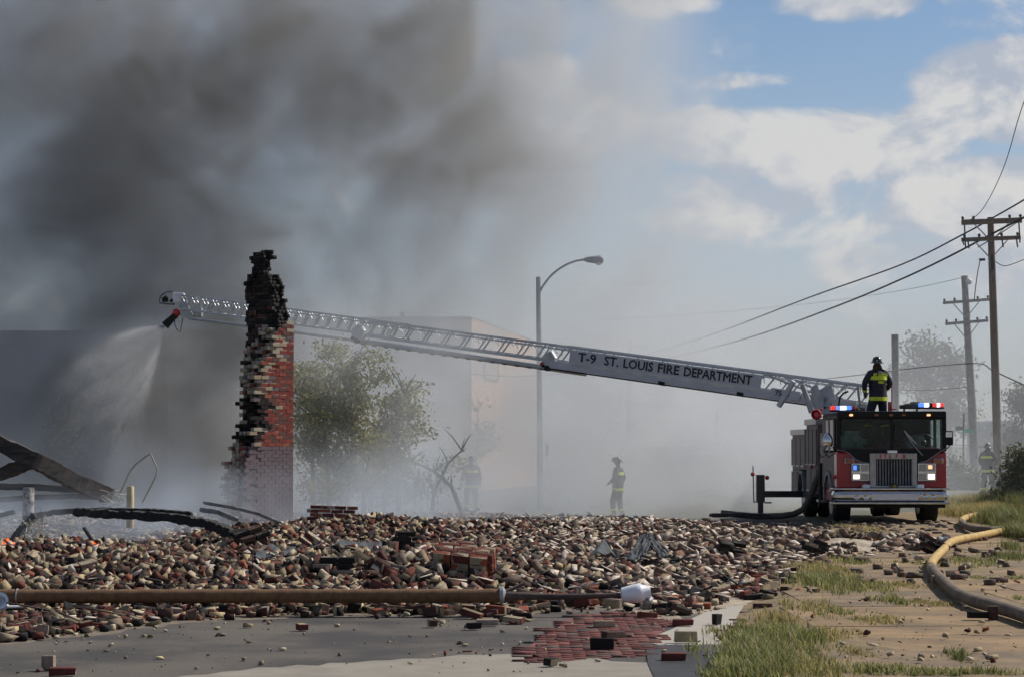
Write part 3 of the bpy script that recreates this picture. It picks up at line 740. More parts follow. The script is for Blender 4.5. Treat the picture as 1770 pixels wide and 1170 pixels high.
stuff_bricks(msk & lump, 'mortar_rubble', 'cream mortar lumps and brick crumbs scattered through the heap')
# crumbs on the clear asphalt in front
cr = [(int(rng.uniform(-20, 1250)), int(1050 + 115 * rng.random() ** 2.6)) for _ in range(620)]
cr += [(int(rng.uniform(1380, 1790)), int(rng.uniform(925, 1165))) for _ in range(420)]
cp_ = [G(u, v, 0) for u, v in cr]; cp_ = [p for p in cp_]
nC = len(cp_); Dc = np.stack([rng.uniform(.012, .06, nC) ** 1.0, rng.uniform(.012, .045, nC), rng.uniform(.008, .03, nC)], 1) * (.25 + 1.3 * rng.random((nC, 1)) ** 3)
zc = np.array([(.08 if p.x > verge_x(p.y) + .5 else 0.008) for p in cp_])
Ccr = np.array([(p.x, p.y, 0) for p in cp_]); Ccr[:, 2] = zc + Dc[:, 2] / 2
colc = C_MORT[rng.integers(0, 4, nC)] * rng.uniform(.7, 1.2, (nC, 1)); rb = rng.random(nC) < .3; colc[rb] = C_BRICK[rng.integers(0, 7, rb.sum())]
Vc = brick_verts(Ccr, rot_batch(rng.normal(0, .2, nC), rng.normal(0, .2, nC), rng.uniform(0, 6.28, nC)), Dc, .012)
tag(quads_mesh('crumbs', Vc, brick_faces(nC), np.repeat(colc, 6, 0), 'brick_attr'), kind='stuff', label='small mortar crumbs strewn over the clear asphalt and slabs')

def onsurf(u, v, up=0.0):
    """the point of the heap's surface seen at that pixel of the photograph"""
    Y_ = 20.0
    while Y_ < 60:
        p = P(u, v, Y_)
        if p.z <= H1(p.x, Y_) + .07: return p + Vector((0, 0, up))
        Y_ += .15
    return P(u, v, 45)
# shared brick meshes: five looks, several shapes each
def brick_mesh(look, half_, r, clean=False):
    L = .205 * (r.uniform(.4, .7) if half_ else r.uniform(.95, 1.05)); Dm = np.array([[L, .098, .060]])
    bm = bmesh.new()
    vs = CORN * Dm + np.array([[r.gauss(0, .003) for _ in range(3)] for _ in range(8)])
    if half_: vs[4:, 0] += np.array([r.uniform(-.03, .01) for _ in range(4)])
    bv = [bm.verts.new(v) for v in vs]
    for f in BOXF: bm.faces.new([bv[i] for i in f])
    bmesh.ops.recalc_face_normals(bm, faces=bm.faces)
    bmesh.ops.bevel(bm, geom=list(bm.edges), offset=.005, segments=1, affect='EDGES')
    me = bpy.data.meshes.new('brick'); bm.to_mesh(me); bm.free()
    looks = {'dark red': (.11, .034, .028), 'brown': (.075, .043, .034), 'dusty': (.24, .185, .15), 'charred': (.018, .016, .015), 'orange red': (.22, .066, .04)}
    base = np.array(looks[look]); nf = len(me.polygons); cc_ = np.tile(base, (nf, 1))
    nrm = np.array([p.normal[:] for p in me.polygons]); big = [i for i in range(6)]
    for axv in ((1, 0, 0), (-1, 0, 0), (0, 1, 0), (0, -1, 0), (0, 0, 1), (0, 0, -1)):
        if not clean and r.random() < (.5 if look == 'dusty' else .30 if look != 'charred' else .08):
            m_ = nrm @ np.array(axv) > .8; cc_[m_] = np.array(C_MORT[r.randrange(4)]) * r.uniform(.7, 1)
    cc_ *= np.array([[r.uniform(.85, 1.15)] for _ in range(nf)])
    at = me.attributes.new('Col', 'FLOAT_COLOR', 'FACE'); at.data.foreach_set('color', np.concatenate([cc_, np.ones((nf, 1))], 1).astype(np.float32).ravel())
    me.materials.append(M['brick_attr']); return me
rb_ = random.Random(3)
LOOKS = ['dark red', 'brown', 'dusty', 'charred', 'orange red']
BM = {(l, h): [brick_mesh(l, h, rb_) for _ in range(4)] for l in LOOKS for h in (False, True)}
BMC = {l: [brick_mesh(l, False, rb_, True) for _ in range(3)] for l in LOOKS}
def loose(loc, R, look, half_, label, group=None):
    o = bpy.data.objects.new('brick', rb_.choice(BM[(look, half_)])); COL.objects.link(o)
    o.matrix_world = Matrix.Translation(loc) @ (R.to_4x4() if isinstance(R, Matrix) else R)
    return tag(o, label, 'brick', group)
WORDS = {'dark red': 'dark red', 'brown': 'brown', 'dusty': 'pale dusty', 'charred': 'charred black', 'orange red': 'orange red'}
for i in ind:
    x_, y_, z_ = Cc[i]; la = rb_.choices(LOOKS, (.32, .24, .22, .12, .10))[0]; hf = bool(D[i, 0] < .16)
    u_ = 885 + F * x_ / y_; v_ = 770 + (CAMZ - z_) * F / y_
    front = y_ < 23.75
    xz = [(120, 'at the far left'), (230, 'below the cream post'), (330, 'below the looped conduit'), (430, 'below the burnt lump'), (520, 'below the burnt wall'), (640, 'below the black fronted block'), (750, 'below the pale mortared block'), (868, 'below the red block'), (980, 'below the thin lamp arm'), (1075, 'beside the dark felt tent'), (1180, 'near the white lamp head'), (1290, 'beside the pale concrete'), (1800, 'by the grassy kerb line')]
    zone = next(t for lim, t in xz if u_ < lim)
    far_ = ('before the post' if front else 'behind the post' if y_ < 25.6 else 'deep in heap') if u_ < 1130 else ('nearest row' if y_ < 24.5 else 'middle row' if y_ < 28 else 'back row')
    pose_ = 'on edge' if edge[i] else ('tipped' if abs(ax[i]) + abs(ay[i]) > .45 else 'flat')
    aim = 'end on' if abs(math.sin(azr[i])) > .75 else ('side on' if abs(math.sin(azr[i])) < .35 else 'askew')
    zone = f"{pose_}, {aim}, {zone}, {far_}"
    loose(Vector((x_, y_, z_)), Matrix(Rr[i].tolist()), la, hf, f"{WORDS[la]} {'half brick' if hf else 'brick'} {zone}", 'loose bricks that fell from the wall')
# single bricks one can point to
SOLO = [(84, 1156, 'dusty', True, 80, 'lone half brick standing on end on the asphalt, nearest the left corner'), (108, 1166, 'dark red', False, 10, 'brick lying flat at the very bottom left, beside the upright half'),
        (522, 1088, 'dark red', True, 25, 'dark red half brick alone on the asphalt left of centre'), (749, 1082, 'brown', True, 15, 'small brown half brick on the asphalt below the lamp post, left of a stacked trio'),
        (820, 1086, 'charred', True, 20, 'black half brick at the front of the little stacked trio on asphalt'), (842, 1080, 'dusty', False, 5, 'pale brick leaning on the little stacked trio on asphalt'), (866, 1072, 'charred', True, 40, 'charred lump just right of the little stacked trio'),
        (1044, 1083, 'dark red', False, 8, 'dark brick at the back of the red paving'), (1060, 1102, 'brown', False, 30, 'brown brick in the middle of the red paving'), (1041, 1122, 'charred', False, -6, 'blackened brick near the front of the red paving'),
        (953, 1150, 'charred', True, 35, 'dark half brick alone in front of the red paving'), (1164, 1140, 'dark red', False, 4, 'brick sitting in the puddle'), (1186, 1109, 'dusty', False, 5, 'pale brick on the edge of the puddle beside the red paving'),
        (1180, 1080, 'dark red', False, 6, 'long dark brick on the pale concrete strip'), (1240, 1078, 'charred', True, 50, 'small dark half brick right of the long one on pale concrete'), (1248, 1138, 'dusty', True, 60, 'whitish rounded brick end at the tip of the grass'),
        (1690, 1068, 'charred', False, 5, 'charred brick lying on the tan slab under the hose'), (1716, 1068, 'brown', True, 80, 'half brick standing against the charred one under the hose'), (1618, 1008, 'dusty', True, 12, 'small brick wedged in the inner bend of the hose'),
        (1710, 960, 'brown', False, 8, 'brown brick among weeds at right, upright block behind the hose'), (1318, 1052, 'brown', False, 2, 'brown brick resting by the grassy kerb, pale strip before it'), (1224, 1024, 'orange red', False, 4, 'brick with a bright orange top right of the lamp head'),
        (1120, 1052, 'dusty', True, 75, 'upright mortared half brick below the white lamp head'), (1395, 1056, 'charred', False, -4, 'dark brick at the left edge of the grass')]
for (u, v, la, hf, yaw, lb) in SOLO:
    p = G(u, v, 0.0); zb = .078 if p.x > verge_x(p.y) + .8 else .012
    p = G(u, v, zb); e = yaw > 70
    if e: Rm = Euler((0, rad(90), rad(yaw))).to_matrix(); zz = zb + (.05 if hf else .1)
    elif rb_.random() < .5: Rm = Euler((rad(90), 0, rad(yaw))).to_matrix(); zz = zb + .049
    else: Rm = Euler((0, 0, rad(yaw))).to_matrix(); zz = zb + .03
    loose(Vector((p.x, p.y, zz + H1(p.x, p.y))), Rm, la, hf, lb)

# chunks of wall that fell in one piece: every brick a part
def chunk(name, label, c, R, nx_, ny_, nz_, looks=('dark red', 'orange red', 'brown'), mort=(.42, .36, .26), rough=.25, r=random.Random(9)):
    c = Vector(c); rt = root(name, c, label, 'wall piece'); L, W, Hh = .213, .106, .068
    mb = MB()
    for k in range(nz_):
        for j in range(ny_):
            for i in range(nx_):
                if r.random() < rough * (i in (0, nx_ - 1)) or (k == nz_ - 1 and r.random() < rough * .5): continue
                off = (k % 2) * L / 2
                lc_ = Vector(((i - nx_ / 2 + .5) * L + off * .5, (j - ny_ / 2 + .5) * W, (k - nz_ / 2 + .5) * Hh))
                o = bpy.data.objects.new('brick', r.choice(BMC[r.choice(looks)])); COL.objects.link(o); o.parent = rt
                o.matrix_local = Matrix.Translation(R @ lc_) @ (R @ Euler((r.gauss(0, .02), r.gauss(0, .02), r.gauss(0, .02) + r.choice((0, math.pi)))).to_matrix()).to_4x4()
                q = c + R @ lc_
                a = [R @ Vector((sx * L * .49, sy * W * .49, sz * Hh * .49)) for sx in (-1, 1) for sy in (-1, 1) for sz in (-1, 1)]
                mb.add([q + t * .91 for t in a], [(0, 1, 3, 2), (4, 6, 7, 5), (0, 4, 5, 1), (2, 3, 7, 6), (0, 2, 6, 4), (1, 5, 7, 3)])
    mo = mb.build('mortar', mat('mortar ' + name, mort, .95, scale=14, bump=.006), rt)
    return rt
def Cz(u, v, Y): return P(u, v, Y)
E_ = lambda a, b, c: Euler((rad(a), rad(b), rad(c))).to_matrix()
chunk('wall_chunk', 'red block of brickwork lying tilted on the heap, bright red courses on top', P(800, 974, 26.5), E_(-62, 6, -10), 3, 4, 5, ('dark red', 'orange red'), rough=.1)
chunk('wall_chunk', 'black fronted block of brickwork with pale top left of the red one', P(577, 983, 26.5), E_(0, 0, -8), 2, 3, 4, ('charred', 'charred', 'dusty'), (.05, .045, .04))  # near-black brick and mortar carry the front's shade in their colour
chunk('wall_chunk', 'stepped remnant of red brick wall on the crest of the heap', P(572, 893, 41), E_(0, 2, 4), 4, 1, 6, ('dark red', 'orange red'), rough=.0)
chunk('wall_chunk', 'charred upright stub of brickwork standing mid heap', P(695, 936, 30.5), E_(0, 0, 20), 1, 2, 4, ('charred',), (.03, .03, .03), rough=0)
chunk('wall_chunk', 'small sloping run of orange bricks left of the torn felt', P(555, 946, 30), E_(20, 35, 10), 3, 2, 2, ('orange red', 'dark red'))
chunk('wall_chunk', 'burnt black lump of brickwork at the left of the heap crest', P(430, 935, 31), E_(10, -15, 30), 2, 3, 5, ('charred', 'brown'), (.08, .07, .055))
chunk('wall_chunk', 'dark clump of fused bricks right of the folded felt', P(1257, 950, 33), E_(25, 10, 15), 2, 2, 4, ('charred', 'brown'), (.10, .09, .08))
chunk('wall_chunk', 'leaning dark block at the right end of the rubble beside the hose', P(1610, 943, 36.5), E_(10, 25, 20), 2, 2, 4, ('brown', 'charred'), (.25, .2, .17))
chunk('wall_chunk', 'reddish slab of bricks on the dirt behind the kerb bricks', P(1436, 935, 40), E_(70, 0, 6), 2, 2, 3, ('dark red', 'dusty'), (.3, .22, .2))
chunk('wall_chunk', 'pale mortared block in the heap between the black and red blocks', P(690, 985, 26.6), E_(10, 12, 40), 2, 2, 2, ('dusty',), (.45, .4, .3))
chunk('wall_chunk', 'dark block near the right end of the kerb bricks', P(1404, 942, 35), E_(5, 15, 35), 2, 2, 3, ('charred', 'dusty'), (.2, .17, .15))
chunk('wall_chunk', 'brown mortared block left of the torn felt sheet', P(1170, 1062, 24), E_(5, 20, 25), 1, 2, 3, ('brown', 'charred'), (.3, .27, .22))
chunk('wall_chunk', 'block of red bricks half buried left of the black fronted block', P(330, 975, 27.5), E_(35, 10, -15), 2, 2, 3, ('dark red', 'brown'), (.3, .24, .16))
chunk('wall_chunk', 'low block of pale bricks behind the left end of the lamp post', P(135, 985, 27), E_(15, -12, 30), 2, 2, 3, ('dusty', 'dark red'), (.45, .38, .26))

# splinters and laths stuck in the heap
sx_, sy_ = scatter(420); keep_ = (sx_ < 3.5); sx_, sy_ = sx_[keep_], sy_[keep_]; ns = len(sx_)
sD = np.stack([rng.uniform(.15, .75, ns), rng.uniform(.015, .05, ns), rng.uniform(.008, .03, ns)], 1)
sC = np.stack([sx_, sy_, Hs(sx_, sy_) + np.vectorize(gz)(sx_, sy_) + .07 + rng.uniform(0, .08, ns)], 1)
scol = np.array([(.02, .018, .017), (.05, .04, .034), (.16, .13, .10), (.34, .29, .22)])[rng.choice(4, ns, p=[.45, .25, .2, .1])]
tag(quads_mesh('splinters', brick_verts(sC, rot_batch(rng.normal(0, .2, ns), rng.normal(0, .28, ns), rng.normal(0, .9, ns)), sD, .006), brick_faces(ns), np.repeat(scol, 6, 0), 'brick_attr'), kind='stuff', label='charred and pale wood splinters sticking out of the brick heap')
# torn felt, dark sheets
def felt(label, pts, thick, mtl='paper', amp=.03, seed=1, cat='roofing sheet', nm='felt_sheet'):
    """a crumpled quad sheet with thickness between 4 world corners"""
    r = random.Random(seed); a, b, c, d = pts; N = 9; vs = []
    for j in range(N + 1):
        for i in range(N + 1):
            s_, t_ = i / N, j / N
            if i in (0, N): t_ += r.uniform(-.05, .05)
            if j in (0, N): s_ += r.uniform(-.05, .05)
            p = a * (1 - s_) * (1 - t_) + b * s_ * (1 - t_) + c * s_ * t_ + d * (1 - s_) * t_
            vs.append(p + Vector((0, r.uniform(-amp, amp), r.uniform(-amp, amp))))
    fs = [(j * (N + 1) + i, j * (N + 1) + i + 1, (j + 1) * (N + 1) + i + 1, (j + 1) * (N + 1) + i) for j in range(N) for i in range(N) if r.random() > .04]
    mb = MB(); mb.add(vs, fs); o = mb.build(nm, mtl, org=sum(pts, Vector()) / 4)
    so_ = o.modifiers.new('thick', 'SOLIDIFY'); so_.thickness = thick
    return tag(o, label, cat)
felt('torn dark blue grey roofing felt draped over the heap above the black block', [P(560, 955, 28.5), P(650, 968, 28.2), P(680, 940, 30.5), P(590, 933, 31)], .012, seed=2)
felt('smaller scrap of dark felt left of the big torn sheet', [P(440, 962, 28), P(520, 968, 28), P(530, 948, 29.5), P(455, 944, 29.5)], .012, seed=3)
def tent(label, apex, l, rr, back, seed, nm='felt_sheet', mtl='paper'):
    r = random.Random(seed); mb = MB()
    for (a, b, c) in ((apex, l, back), (apex, back, rr)):
        mb.add([a, b, c, (b + c) / 2 + Vector((0, 0, .05))], [(0, 1, 3), (0, 3, 2)])
    o = mb.build(nm, mtl, org=apex); so_ = o.modifiers.new('thick', 'SOLIDIFY'); so_.thickness = .02
    return tag(o, label, 'roofing sheet')
tent('tented dark felt scrap pointing up in the middle of the brick field', P(1044, 930, 31), P(1018, 960, 30), P(1066, 962, 30.8), P(1046, 958, 30.2), 1)
felt('grey folded roofing felt propped like a tent right of the dark scrap', [P(1078, 966, 30.2), P(1112, 966, 30.0), P(1128, 922, 31), P(1108, 924, 31.2)], .02, seed=5, amp=.025)
felt('long grey flap sloping down right from the folded felt', [P(1112, 924, 31.1), P(1124, 920, 31.3), P(1158, 958, 30.6), P(1140, 962, 30.3)], .02, seed=6, amp=.015)

# ================================================================ the standing remnant of the burnt wall
PHI = rad(50)
wt = Vector((math.cos(PHI), math.sin(PHI), 0)); wn = Vector((math.sin(PHI), -math.cos(PHI), 0))   # along the lit face, its outward normal
WY = 47.5; cw = P(507, 770, WY); CORNER = Vector((cw.x, WY, 0)); SW = S(WY)
def zpx(v): return CAMZ + (770 - v) / SW
wall_root = root('burnt_wall', CORNER, 'jagged tower of burnt brick wall left standing, red face lit and back charred black', 'wall')
def interp(tab, z):
    if z <= tab[0][0]: return tab[0][1]
    for (a, fa), (b, fb) in zip(tab, tab[1:]):
        if z <= b: return fa + (fb - fa) * (z - a) / (b - a)
    return tab[-1][1]
kA = SW * math.cos(PHI); kB = SW * math.sin(PHI)
EA = [(zpx(v), (507 - u) / kA) for v, u in ((915, 426), (880, 428), (800, 434), (768, 444), (740, 451), (700, 453), (660, 455), (640, 462), (610, 472), (590, 480), (570, 490), (556, 502))]
EB1 = [(zpx(v), (507 - u) / kB) for v, u in ((915, 448), (640, 448), (560, 447), (515, 446), (500, 443), (480, 446), (470, 455), (455, 457), (440, 456), (432, 460))]
EB0 = [(zpx(v), (507 - u) / kB) for v, u in ((915, 500), (565, 500), (545, 497), (530, 490), (520, 491), (505, 484), (495, 487), (480, 480), (470, 471), (440, 471), (432, 472))]
r = random.Random(21)
CH = .0755; BL_, BW_ = .205, .098
def face_col(z, painted, burnt):
    if painted: b = np.array(r.choice([(.150, .112, .118), (.140, .106, .11), (.160, .12, .124)]))
    elif burnt: b = np.array(r.choice([(.020, .017, .016), (.030, .025, .022), (.014, .013, .013), (.045, .035, .03)]))
    else: b = np.array(r.choice([(.22, .068, .05), (.18, .05, .04), (.24, .08, .055), (.26, .17, .12), (.15, .06, .05), (.22, .085, .07), (.12, .06, .05), (.20, .055, .045), (.19, .06, .05)]))
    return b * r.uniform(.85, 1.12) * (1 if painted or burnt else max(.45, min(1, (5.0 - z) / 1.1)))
items = []        # centre, yaw, dims, colour, visible-face score
nc = int(zpx(432) / CH)
for k in range(nc):
    z = (k + .5) * CH; painted = z < zpx(769)
    eA = interp(EA, z) if z < zpx(556) else 0
    if eA > 0:
        for wy in range(4):
            ext = eA + wy * .03 + (r.uniform(-.09, .10) if not painted or wy else 0)
            if z > zpx(640): ext += wy * .05
            s0 = -(k % 2) * BL_ / 2
            while s0 < ext - .04:
                L = BL_
                a0 = max(s0, 0); a1 = min(s0 + L - .011, ext if painted and wy == 0 else 9)
                if a1 - a0 > .05 and a0 < ext - .05:
                    cpt = CORNER - wt * ((a0 + a1) / 2) - wn * (BW_ / 2 + wy * .108) + Vector((0, 0, z))
                    edge_ = a1 > ext - .22
                    deep = wy > 0
                    burnt = (not painted) and deep and r.random() < .30
                    col_ = face_col(z, painted and wy == 0, burnt)
                    if edge_ and r.random() < .5 and not painted: col_ = np.array((.42, .37, .28)) * r.uniform(.6, 1.05)
                    if 0 < zpx(680) - z < 1.0 and edge_ and r.random() < .7: col_ = np.array((.02, .018, .016))     # scorched knot on the broken edge
                    rec = r.uniform(-.004, .005) if not edge_ else r.uniform(-.02, .02)
                    items.append((cpt + wn * rec, PHI, (a1 - a0, BW_, CH - (.010 if not painted else .006)), col_, (2 if wy == 0 else 1), (not edge_ and wy == 0)))
                s0 += L
    # the charred return wall going back and left from the corner
    for wy in range(4):
        e1 = interp(EB1, z) + r.uniform(-.06, .05); e0 = interp(EB0, z) - .05 + r.uniform(-.05, .04) * (z > zpx(565))
        if wy in (2, 3): e1 += r.uniform(-.05, .03); e0 += .05
        if z > zpx(475) and wy == 3: continue
        s0 = .0 - (k % 2) * BL_ / 2
        while s0 < e1:
            a0 = max(s0, e0); a1 = min(s0 + BL_ - .009, e1 + .05)
            if a1 - a0 > .05:
                # wythe 0 shows its inner, camera-left side
                cpt = CORNER - wn * ((a0 + a1) / 2) - wt * (.108 * (3 - wy) + BW_ / 2) + Vector((0, 0, z))
                low = z < zpx(520)
                col_ = face_col(z, False, True)
                if low and r.random() < .10: col_ = np.array((.09, .04, .03))
                items.append((cpt - wt * (r.uniform(-.012, .012) + (r.uniform(-.03, .03) if r.random() < .1 else 0)), PHI + math.pi / 2, (a1 - a0, BW_, CH - .008), col_, (1 if wy == 0 else 0), wy == 0))
            s0 += BL_
# knobs and lumps that stick out of the top
for (u, v) in ((434, 478), (430, 490), (433, 500), (482, 498), (489, 520), (486, 535), (457, 437), (465, 436), (470, 445), (478, 485)):
    p = P(u, v, WY - .2 + r.uniform(0, .5)); items.append((Vector(p), r.uniform(0, 3), (.16, .12, .07), np.array((.018, .016, .015)), 1, False))
lit = sorted([i for i, q in enumerate(items) if q[5] or q[4] == 2], key=lambda i: -(items[i][4] * 10 - abs(items[i][0].z - 2.9)))[:296]
lits = set(lit)
WM = []
for (cname, cval) in (('lit a', (.25, .065, .045)), ('b', (.20, .045, .036)), ('c', (.30, .10, .06)), ('d', (.33, .25, .17)), ('e', (.13, .06, .05)), ('p', (.150, .112, .118)), ('k', (.022, .019, .018)), ('m', (.36, .31, .24))):
    bm = bmesh.new(); bmesh.ops.create_cube(bm, size=1)
    me = bpy.data.meshes.new('brick'); bm.to_mesh(me); bm.free()
    nf = 6; at = me.attributes.new('Col', 'FLOAT_COLOR', 'FACE'); at.data.foreach_set('color', np.tile((*cval, 1), (nf, 1)).astype(np.float32).ravel()); me.materials.append(M['brick_attr'])
    WM.append((np.array(cval), me))
for i in lit:
    cpt, yaw, dm, cl, _, _ = items[i]
    me = min(WM, key=lambda t: float(np.abs(t[0] - cl).sum()))[1]
    o = bpy.data.objects.new('brick', me); COL.objects.link(o); o.parent = wall_root
    o.matrix_local = Matrix.Translation(cpt - CORNER) @ Euler((r.gauss(0, .012), r.gauss(0, .012), yaw + r.gauss(0, .012))).to_matrix().to_4x4() @ Matrix.Diagonal((*dm, 1))
rest = [q for i, q in enumerate(items) if i not in lits]
nR = len(rest); C_ = np.array([tuple(q[0] - CORNER) for q in rest]); D_ = np.array([q[2] for q in rest])
ya = np.array([q[1] for q in rest]) + rng.normal(0, .02, nR)
V = brick_verts(C_, rot_batch(rng.normal(0, .012, nR), rng.normal(0, .012, nR), ya), D_, .002)
cl = np.repeat(np.array([q[3] for q in rest])[:, None, :], 6, 1) * rng.uniform(.85, 1.15, (nR, 6, 1))
o = quads_mesh('brick_core', V, brick_faces(nR), cl.reshape(-1, 3), 'brick_attr', wall_root); tag(o, kind='stuff')
# mortar: slightly recessed cells behind each brick
C_ = np.array([tuple(q[0] - CORNER) for q in items]); D_ = np.array([(q[2][0] + .012, q[2][1] - .014, CH + .002) for q in items])
ya = np.array([q[1] for q in items])
mcol = np.array([((.30, .26, .21) if (q[3].max() > .05) else (.02, .018, .017)) if not (q[0].z < zpx(769) and q[4] == 2) else (.125, .095, .10) for q in items])
V = brick_verts(C_, rot_batch(ya * 0, ya * 0, ya), D_, .001)
o = quads_mesh('mortar', V, brick_faces(len(items)), np.repeat(mcol, 6, 0), 'brick_attr', wall_root); tag(o, kind='stuff')

# ================================================================ fallen street lamp lying across the foreground
LY = 23.8
a, b, c, d = P(-60, 1030, LY), P(866, 1029, LY), P(1076, 1028, LY), P(1126, 1022, LY)
fl = root('fallen_street_lamp', P(440, 1029, LY), 'long rust brown street lamp post lying across the rubble with a broken white head', 'street lamp')
# ribbed post
mb = MB(); n_ = 420; pts = [a + (b - a) * (i / n_) for i in range(n_ + 1)]
mb.tube(pts, [.072 + .0022 * math.sin(i * 2.4) + .002 * math.sin(i * .31) for i in range(n_ + 1)], 14); mb.build('post', 'rust', fl, smooth=True)
mb = MB(); p = P(30, 1030, LY); mb.tube([p - Vector((.006, 0, 0)), p + Vector((.006, 0, 0))], .081, 16); mb.build('band', 'galv', fl)
mb = MB(); p = P(868, 1027, LY); mb.lathe(p - Vector((.03, 0, 0)), (1, 0, 0), [(0, .07), (.01, .085), (.04, .085), (.07, .04)], 16); mb.build('collar', 'galv', fl, smooth=True)
mb = MB(); mb.tube([b + (c - b) * t + Vector((0, 0, -.012 * math.sin(t * 3.1))) for t in (0, .15, .3, .5, .7, .85, 1)], [.055, .045, .036, .033, .030, .028, .03], 10); mb.build('arm', 'rustdark', fl, smooth=True)
mb = MB(); mb.bar(P(875, 1022, LY), P(905, 1008, LY + .1), .05, .03); mb.build('bracket', 'rustdark', fl)
# broken white shell head
mb = MB(); h0 = c - Vector((.02, 0, 0))
mb.lathe(h0, (1, 0, .12), [(0, .03), (.015, .075), (.06, .082), (.16, .098), (.205, .10), (.22, .088), (.31, .055)], 16)
hd = mb.build('lamp_shell', 'shell', fl, smooth=True)
mb = MB(); q = h0 + Vector((.20, -.03, .08)); mb.tube([q, q + Vector((.10, 0, -.16))], .02, 6); mb.build('seam', 'greysteel', fl)
mb = MB(); q = h0 + Vector((.25, 0, .05)); mb.add([q, q + Vector((.09, .02, -.08)), q + Vector((.03, -.05, -.13)), q + Vector((-.07, 0, .04)), q + Vector((.04, .07, -.06))], [(0, 1, 2), (0, 3, 4), (0, 4, 1), (0, 2, 3), (1, 4, 2)]); mb.build('shard', 'shell', fl)
# broken aluminium base piece at the far left
mb = MB(); q = P(2, 1040, LY - .35)
mb.lathe(q, (.1, -1, .2), [(0, .085), (.12, .085), (.12, .06), (.0, .06)], 18); o = mb.build('pipe_flange', 'chrome', org=q, smooth=True); tag(o, 'bright broken metal collar poking in at the left edge under the post', 'metal collar')
mb = MB(); mb.prism([P(0, 1047, LY - .4), P(34, 1047, LY - .4), P(26, 1055, LY - .4), P(0, 1056, LY - .4)], (0, .12, 0)); o = mb.build('metal_strip', 'shell', org=q); tag(o, 'bright white sheet metal strip on the rubble at the left edge', 'metal strip')

# ================================================================ beams and posts at the left
def beam(name, label, cat, pts, w, h, mtl, seed=0, group=None, wob=.02):
    r = random.Random(seed); mb = MB(); k = 14; P_ = [Vector(p) for p in pts]; out_ = []
    for s_ in range(len(P_) - 1):
        for i in range(k): out_.append(P_[s_].lerp(P_[s_ + 1], i / k))
    out_.append(P_[-1]); N = len(out_); vs = []
    for i, p in enumerate(out_):
        dd = (out_[min(i + 1, N - 1)] - out_[max(0, i - 1)]).normalized(); sd = dd.cross(Vector((0, 0, 1))).normalized(); un = sd.cross(dd)
        tp = .55 if i in (0, N - 1) else 1
        for a, b in ((-1, -1), (1, -1), (1, 1), (-1, 1)):
            vs.append(p + sd * (a * w / 2 * tp + r.uniform(-wob, wob) * w) + un * (b * h / 2 * tp + r.uniform(-wob, wob) * h * 3))
    fs = [(i * 4 + j, i * 4 + (j + 1) % 4, (i + 1) * 4 + (j + 1) % 4, (i + 1) * 4 + j) for i in range(N - 1) for j in range(4)] + [(3, 2, 1, 0), tuple((N - 1) * 4 + j for j in range(4))]
    mb.add(vs, fs); o = mb.build(name, mtl, org=P_[0]); return tag(o, label, cat, group)
beam('beam', 'thick scorched roof beam sloping down from the left edge to the rubble', 'beam', [P(-60, 738, 38), P(60, 795, 38), P(130, 833, 38.5), P(192, 858, 39)], .22, .25, 'charbrown', 1)
beam('beam', 'short dark beam crossing under the big sloping beam at the left edge', 'beam', [P(-50, 842, 38.6), P(0, 820, 38.6), P(62, 795, 38.3)], .16, .2, 'charbrown', 2)
beam('beam', 'hazy straight rail running level behind the stained post', 'beam', [P(-60, 840, 43), P(60, 841, 43), P(185, 850, 43)], .15, .12, 'charbrown', 3)
beam('beam', 'thin bowed rail behind the posts, lowest of the hazy rails', 'beam', [P(-40, 866, 41), P(60, 859, 41), P(130, 857, 41), P(190, 860, 41)], .12, .09, 'charbrown', 4)
beam('beam', 'long charred arched timber lying over the heap at left', 'timber', [P(40, 895, 35), P(95, 885, 35), P(175, 881, 34.6), P(260, 883, 34.4), P(332, 888, 34.2)], .14, .075, 'char', 5, wob=.05)
beam('beam', 'lower charred timber curving right under the arched one', 'timber', [P(128, 884, 34), P(200, 889, 33.8), P(290, 893, 33.6), P(360, 905, 33.4), P(402, 922, 33.2)], .18, .12, 'char', 6, wob=.05)
beam('beam', 'charred stub leaning at the foot of the stained post', 'timber', [P(20, 935, 34), P(45, 905, 34), P(62, 890, 34)], .12, .1, 'char', 7, wob=.06)
beam('beam', 'charred pieces smouldering along the ground near the small fires', 'timber', [onsurf(30, 952, .03), onsurf(110, 950, .03), onsurf(190, 952, .03)], .3, .1, 'char', 8, wob=.08)
beam('beam', 'charred timber end poking in at the left edge above the fire', 'timber', [P(-20, 893, 35), P(0, 890, 35), P(26, 884, 35)], .1, .07, 'char', 9)
beam('beam', 'pale thin batten lying in front of the embers', 'batten', [onsurf(10, 974, .04), onsurf(80, 967, .05), onsurf(145, 958, .05)], .04, .025, 'palepipe', 10)
beam('beam', 'hazy fallen pipe arching to the foot of the burnt wall', 'pipe', [P(352, 868, 41), P(400, 876, 40.5), P(450, 888, 40), P(482, 902, 39.5)], .06, .055, 'greysteel', 11)
beam('beam', 'lower dim pipe under the arching one by the wall foot', 'pipe', [P(345, 880, 40), P(380, 885, 40), P(410, 897, 39.6)], .09, .08, 'greysteel', 12)
beam('beam', 'flat dark plank lying behind the rubble left of the walking firefighter', 'plank', [P(795, 898, 49), P(900, 897, 49), P(988, 897, 49.2)], .3, .10, 'charbrown', 13)
beam('beam', 'dark timber lying in the truck shadow left of the outrigger', 'timber', [P(1226, 890, 52), P(1290, 889, 52), P(1330, 892, 52)], .25, .09, 'char', 14)
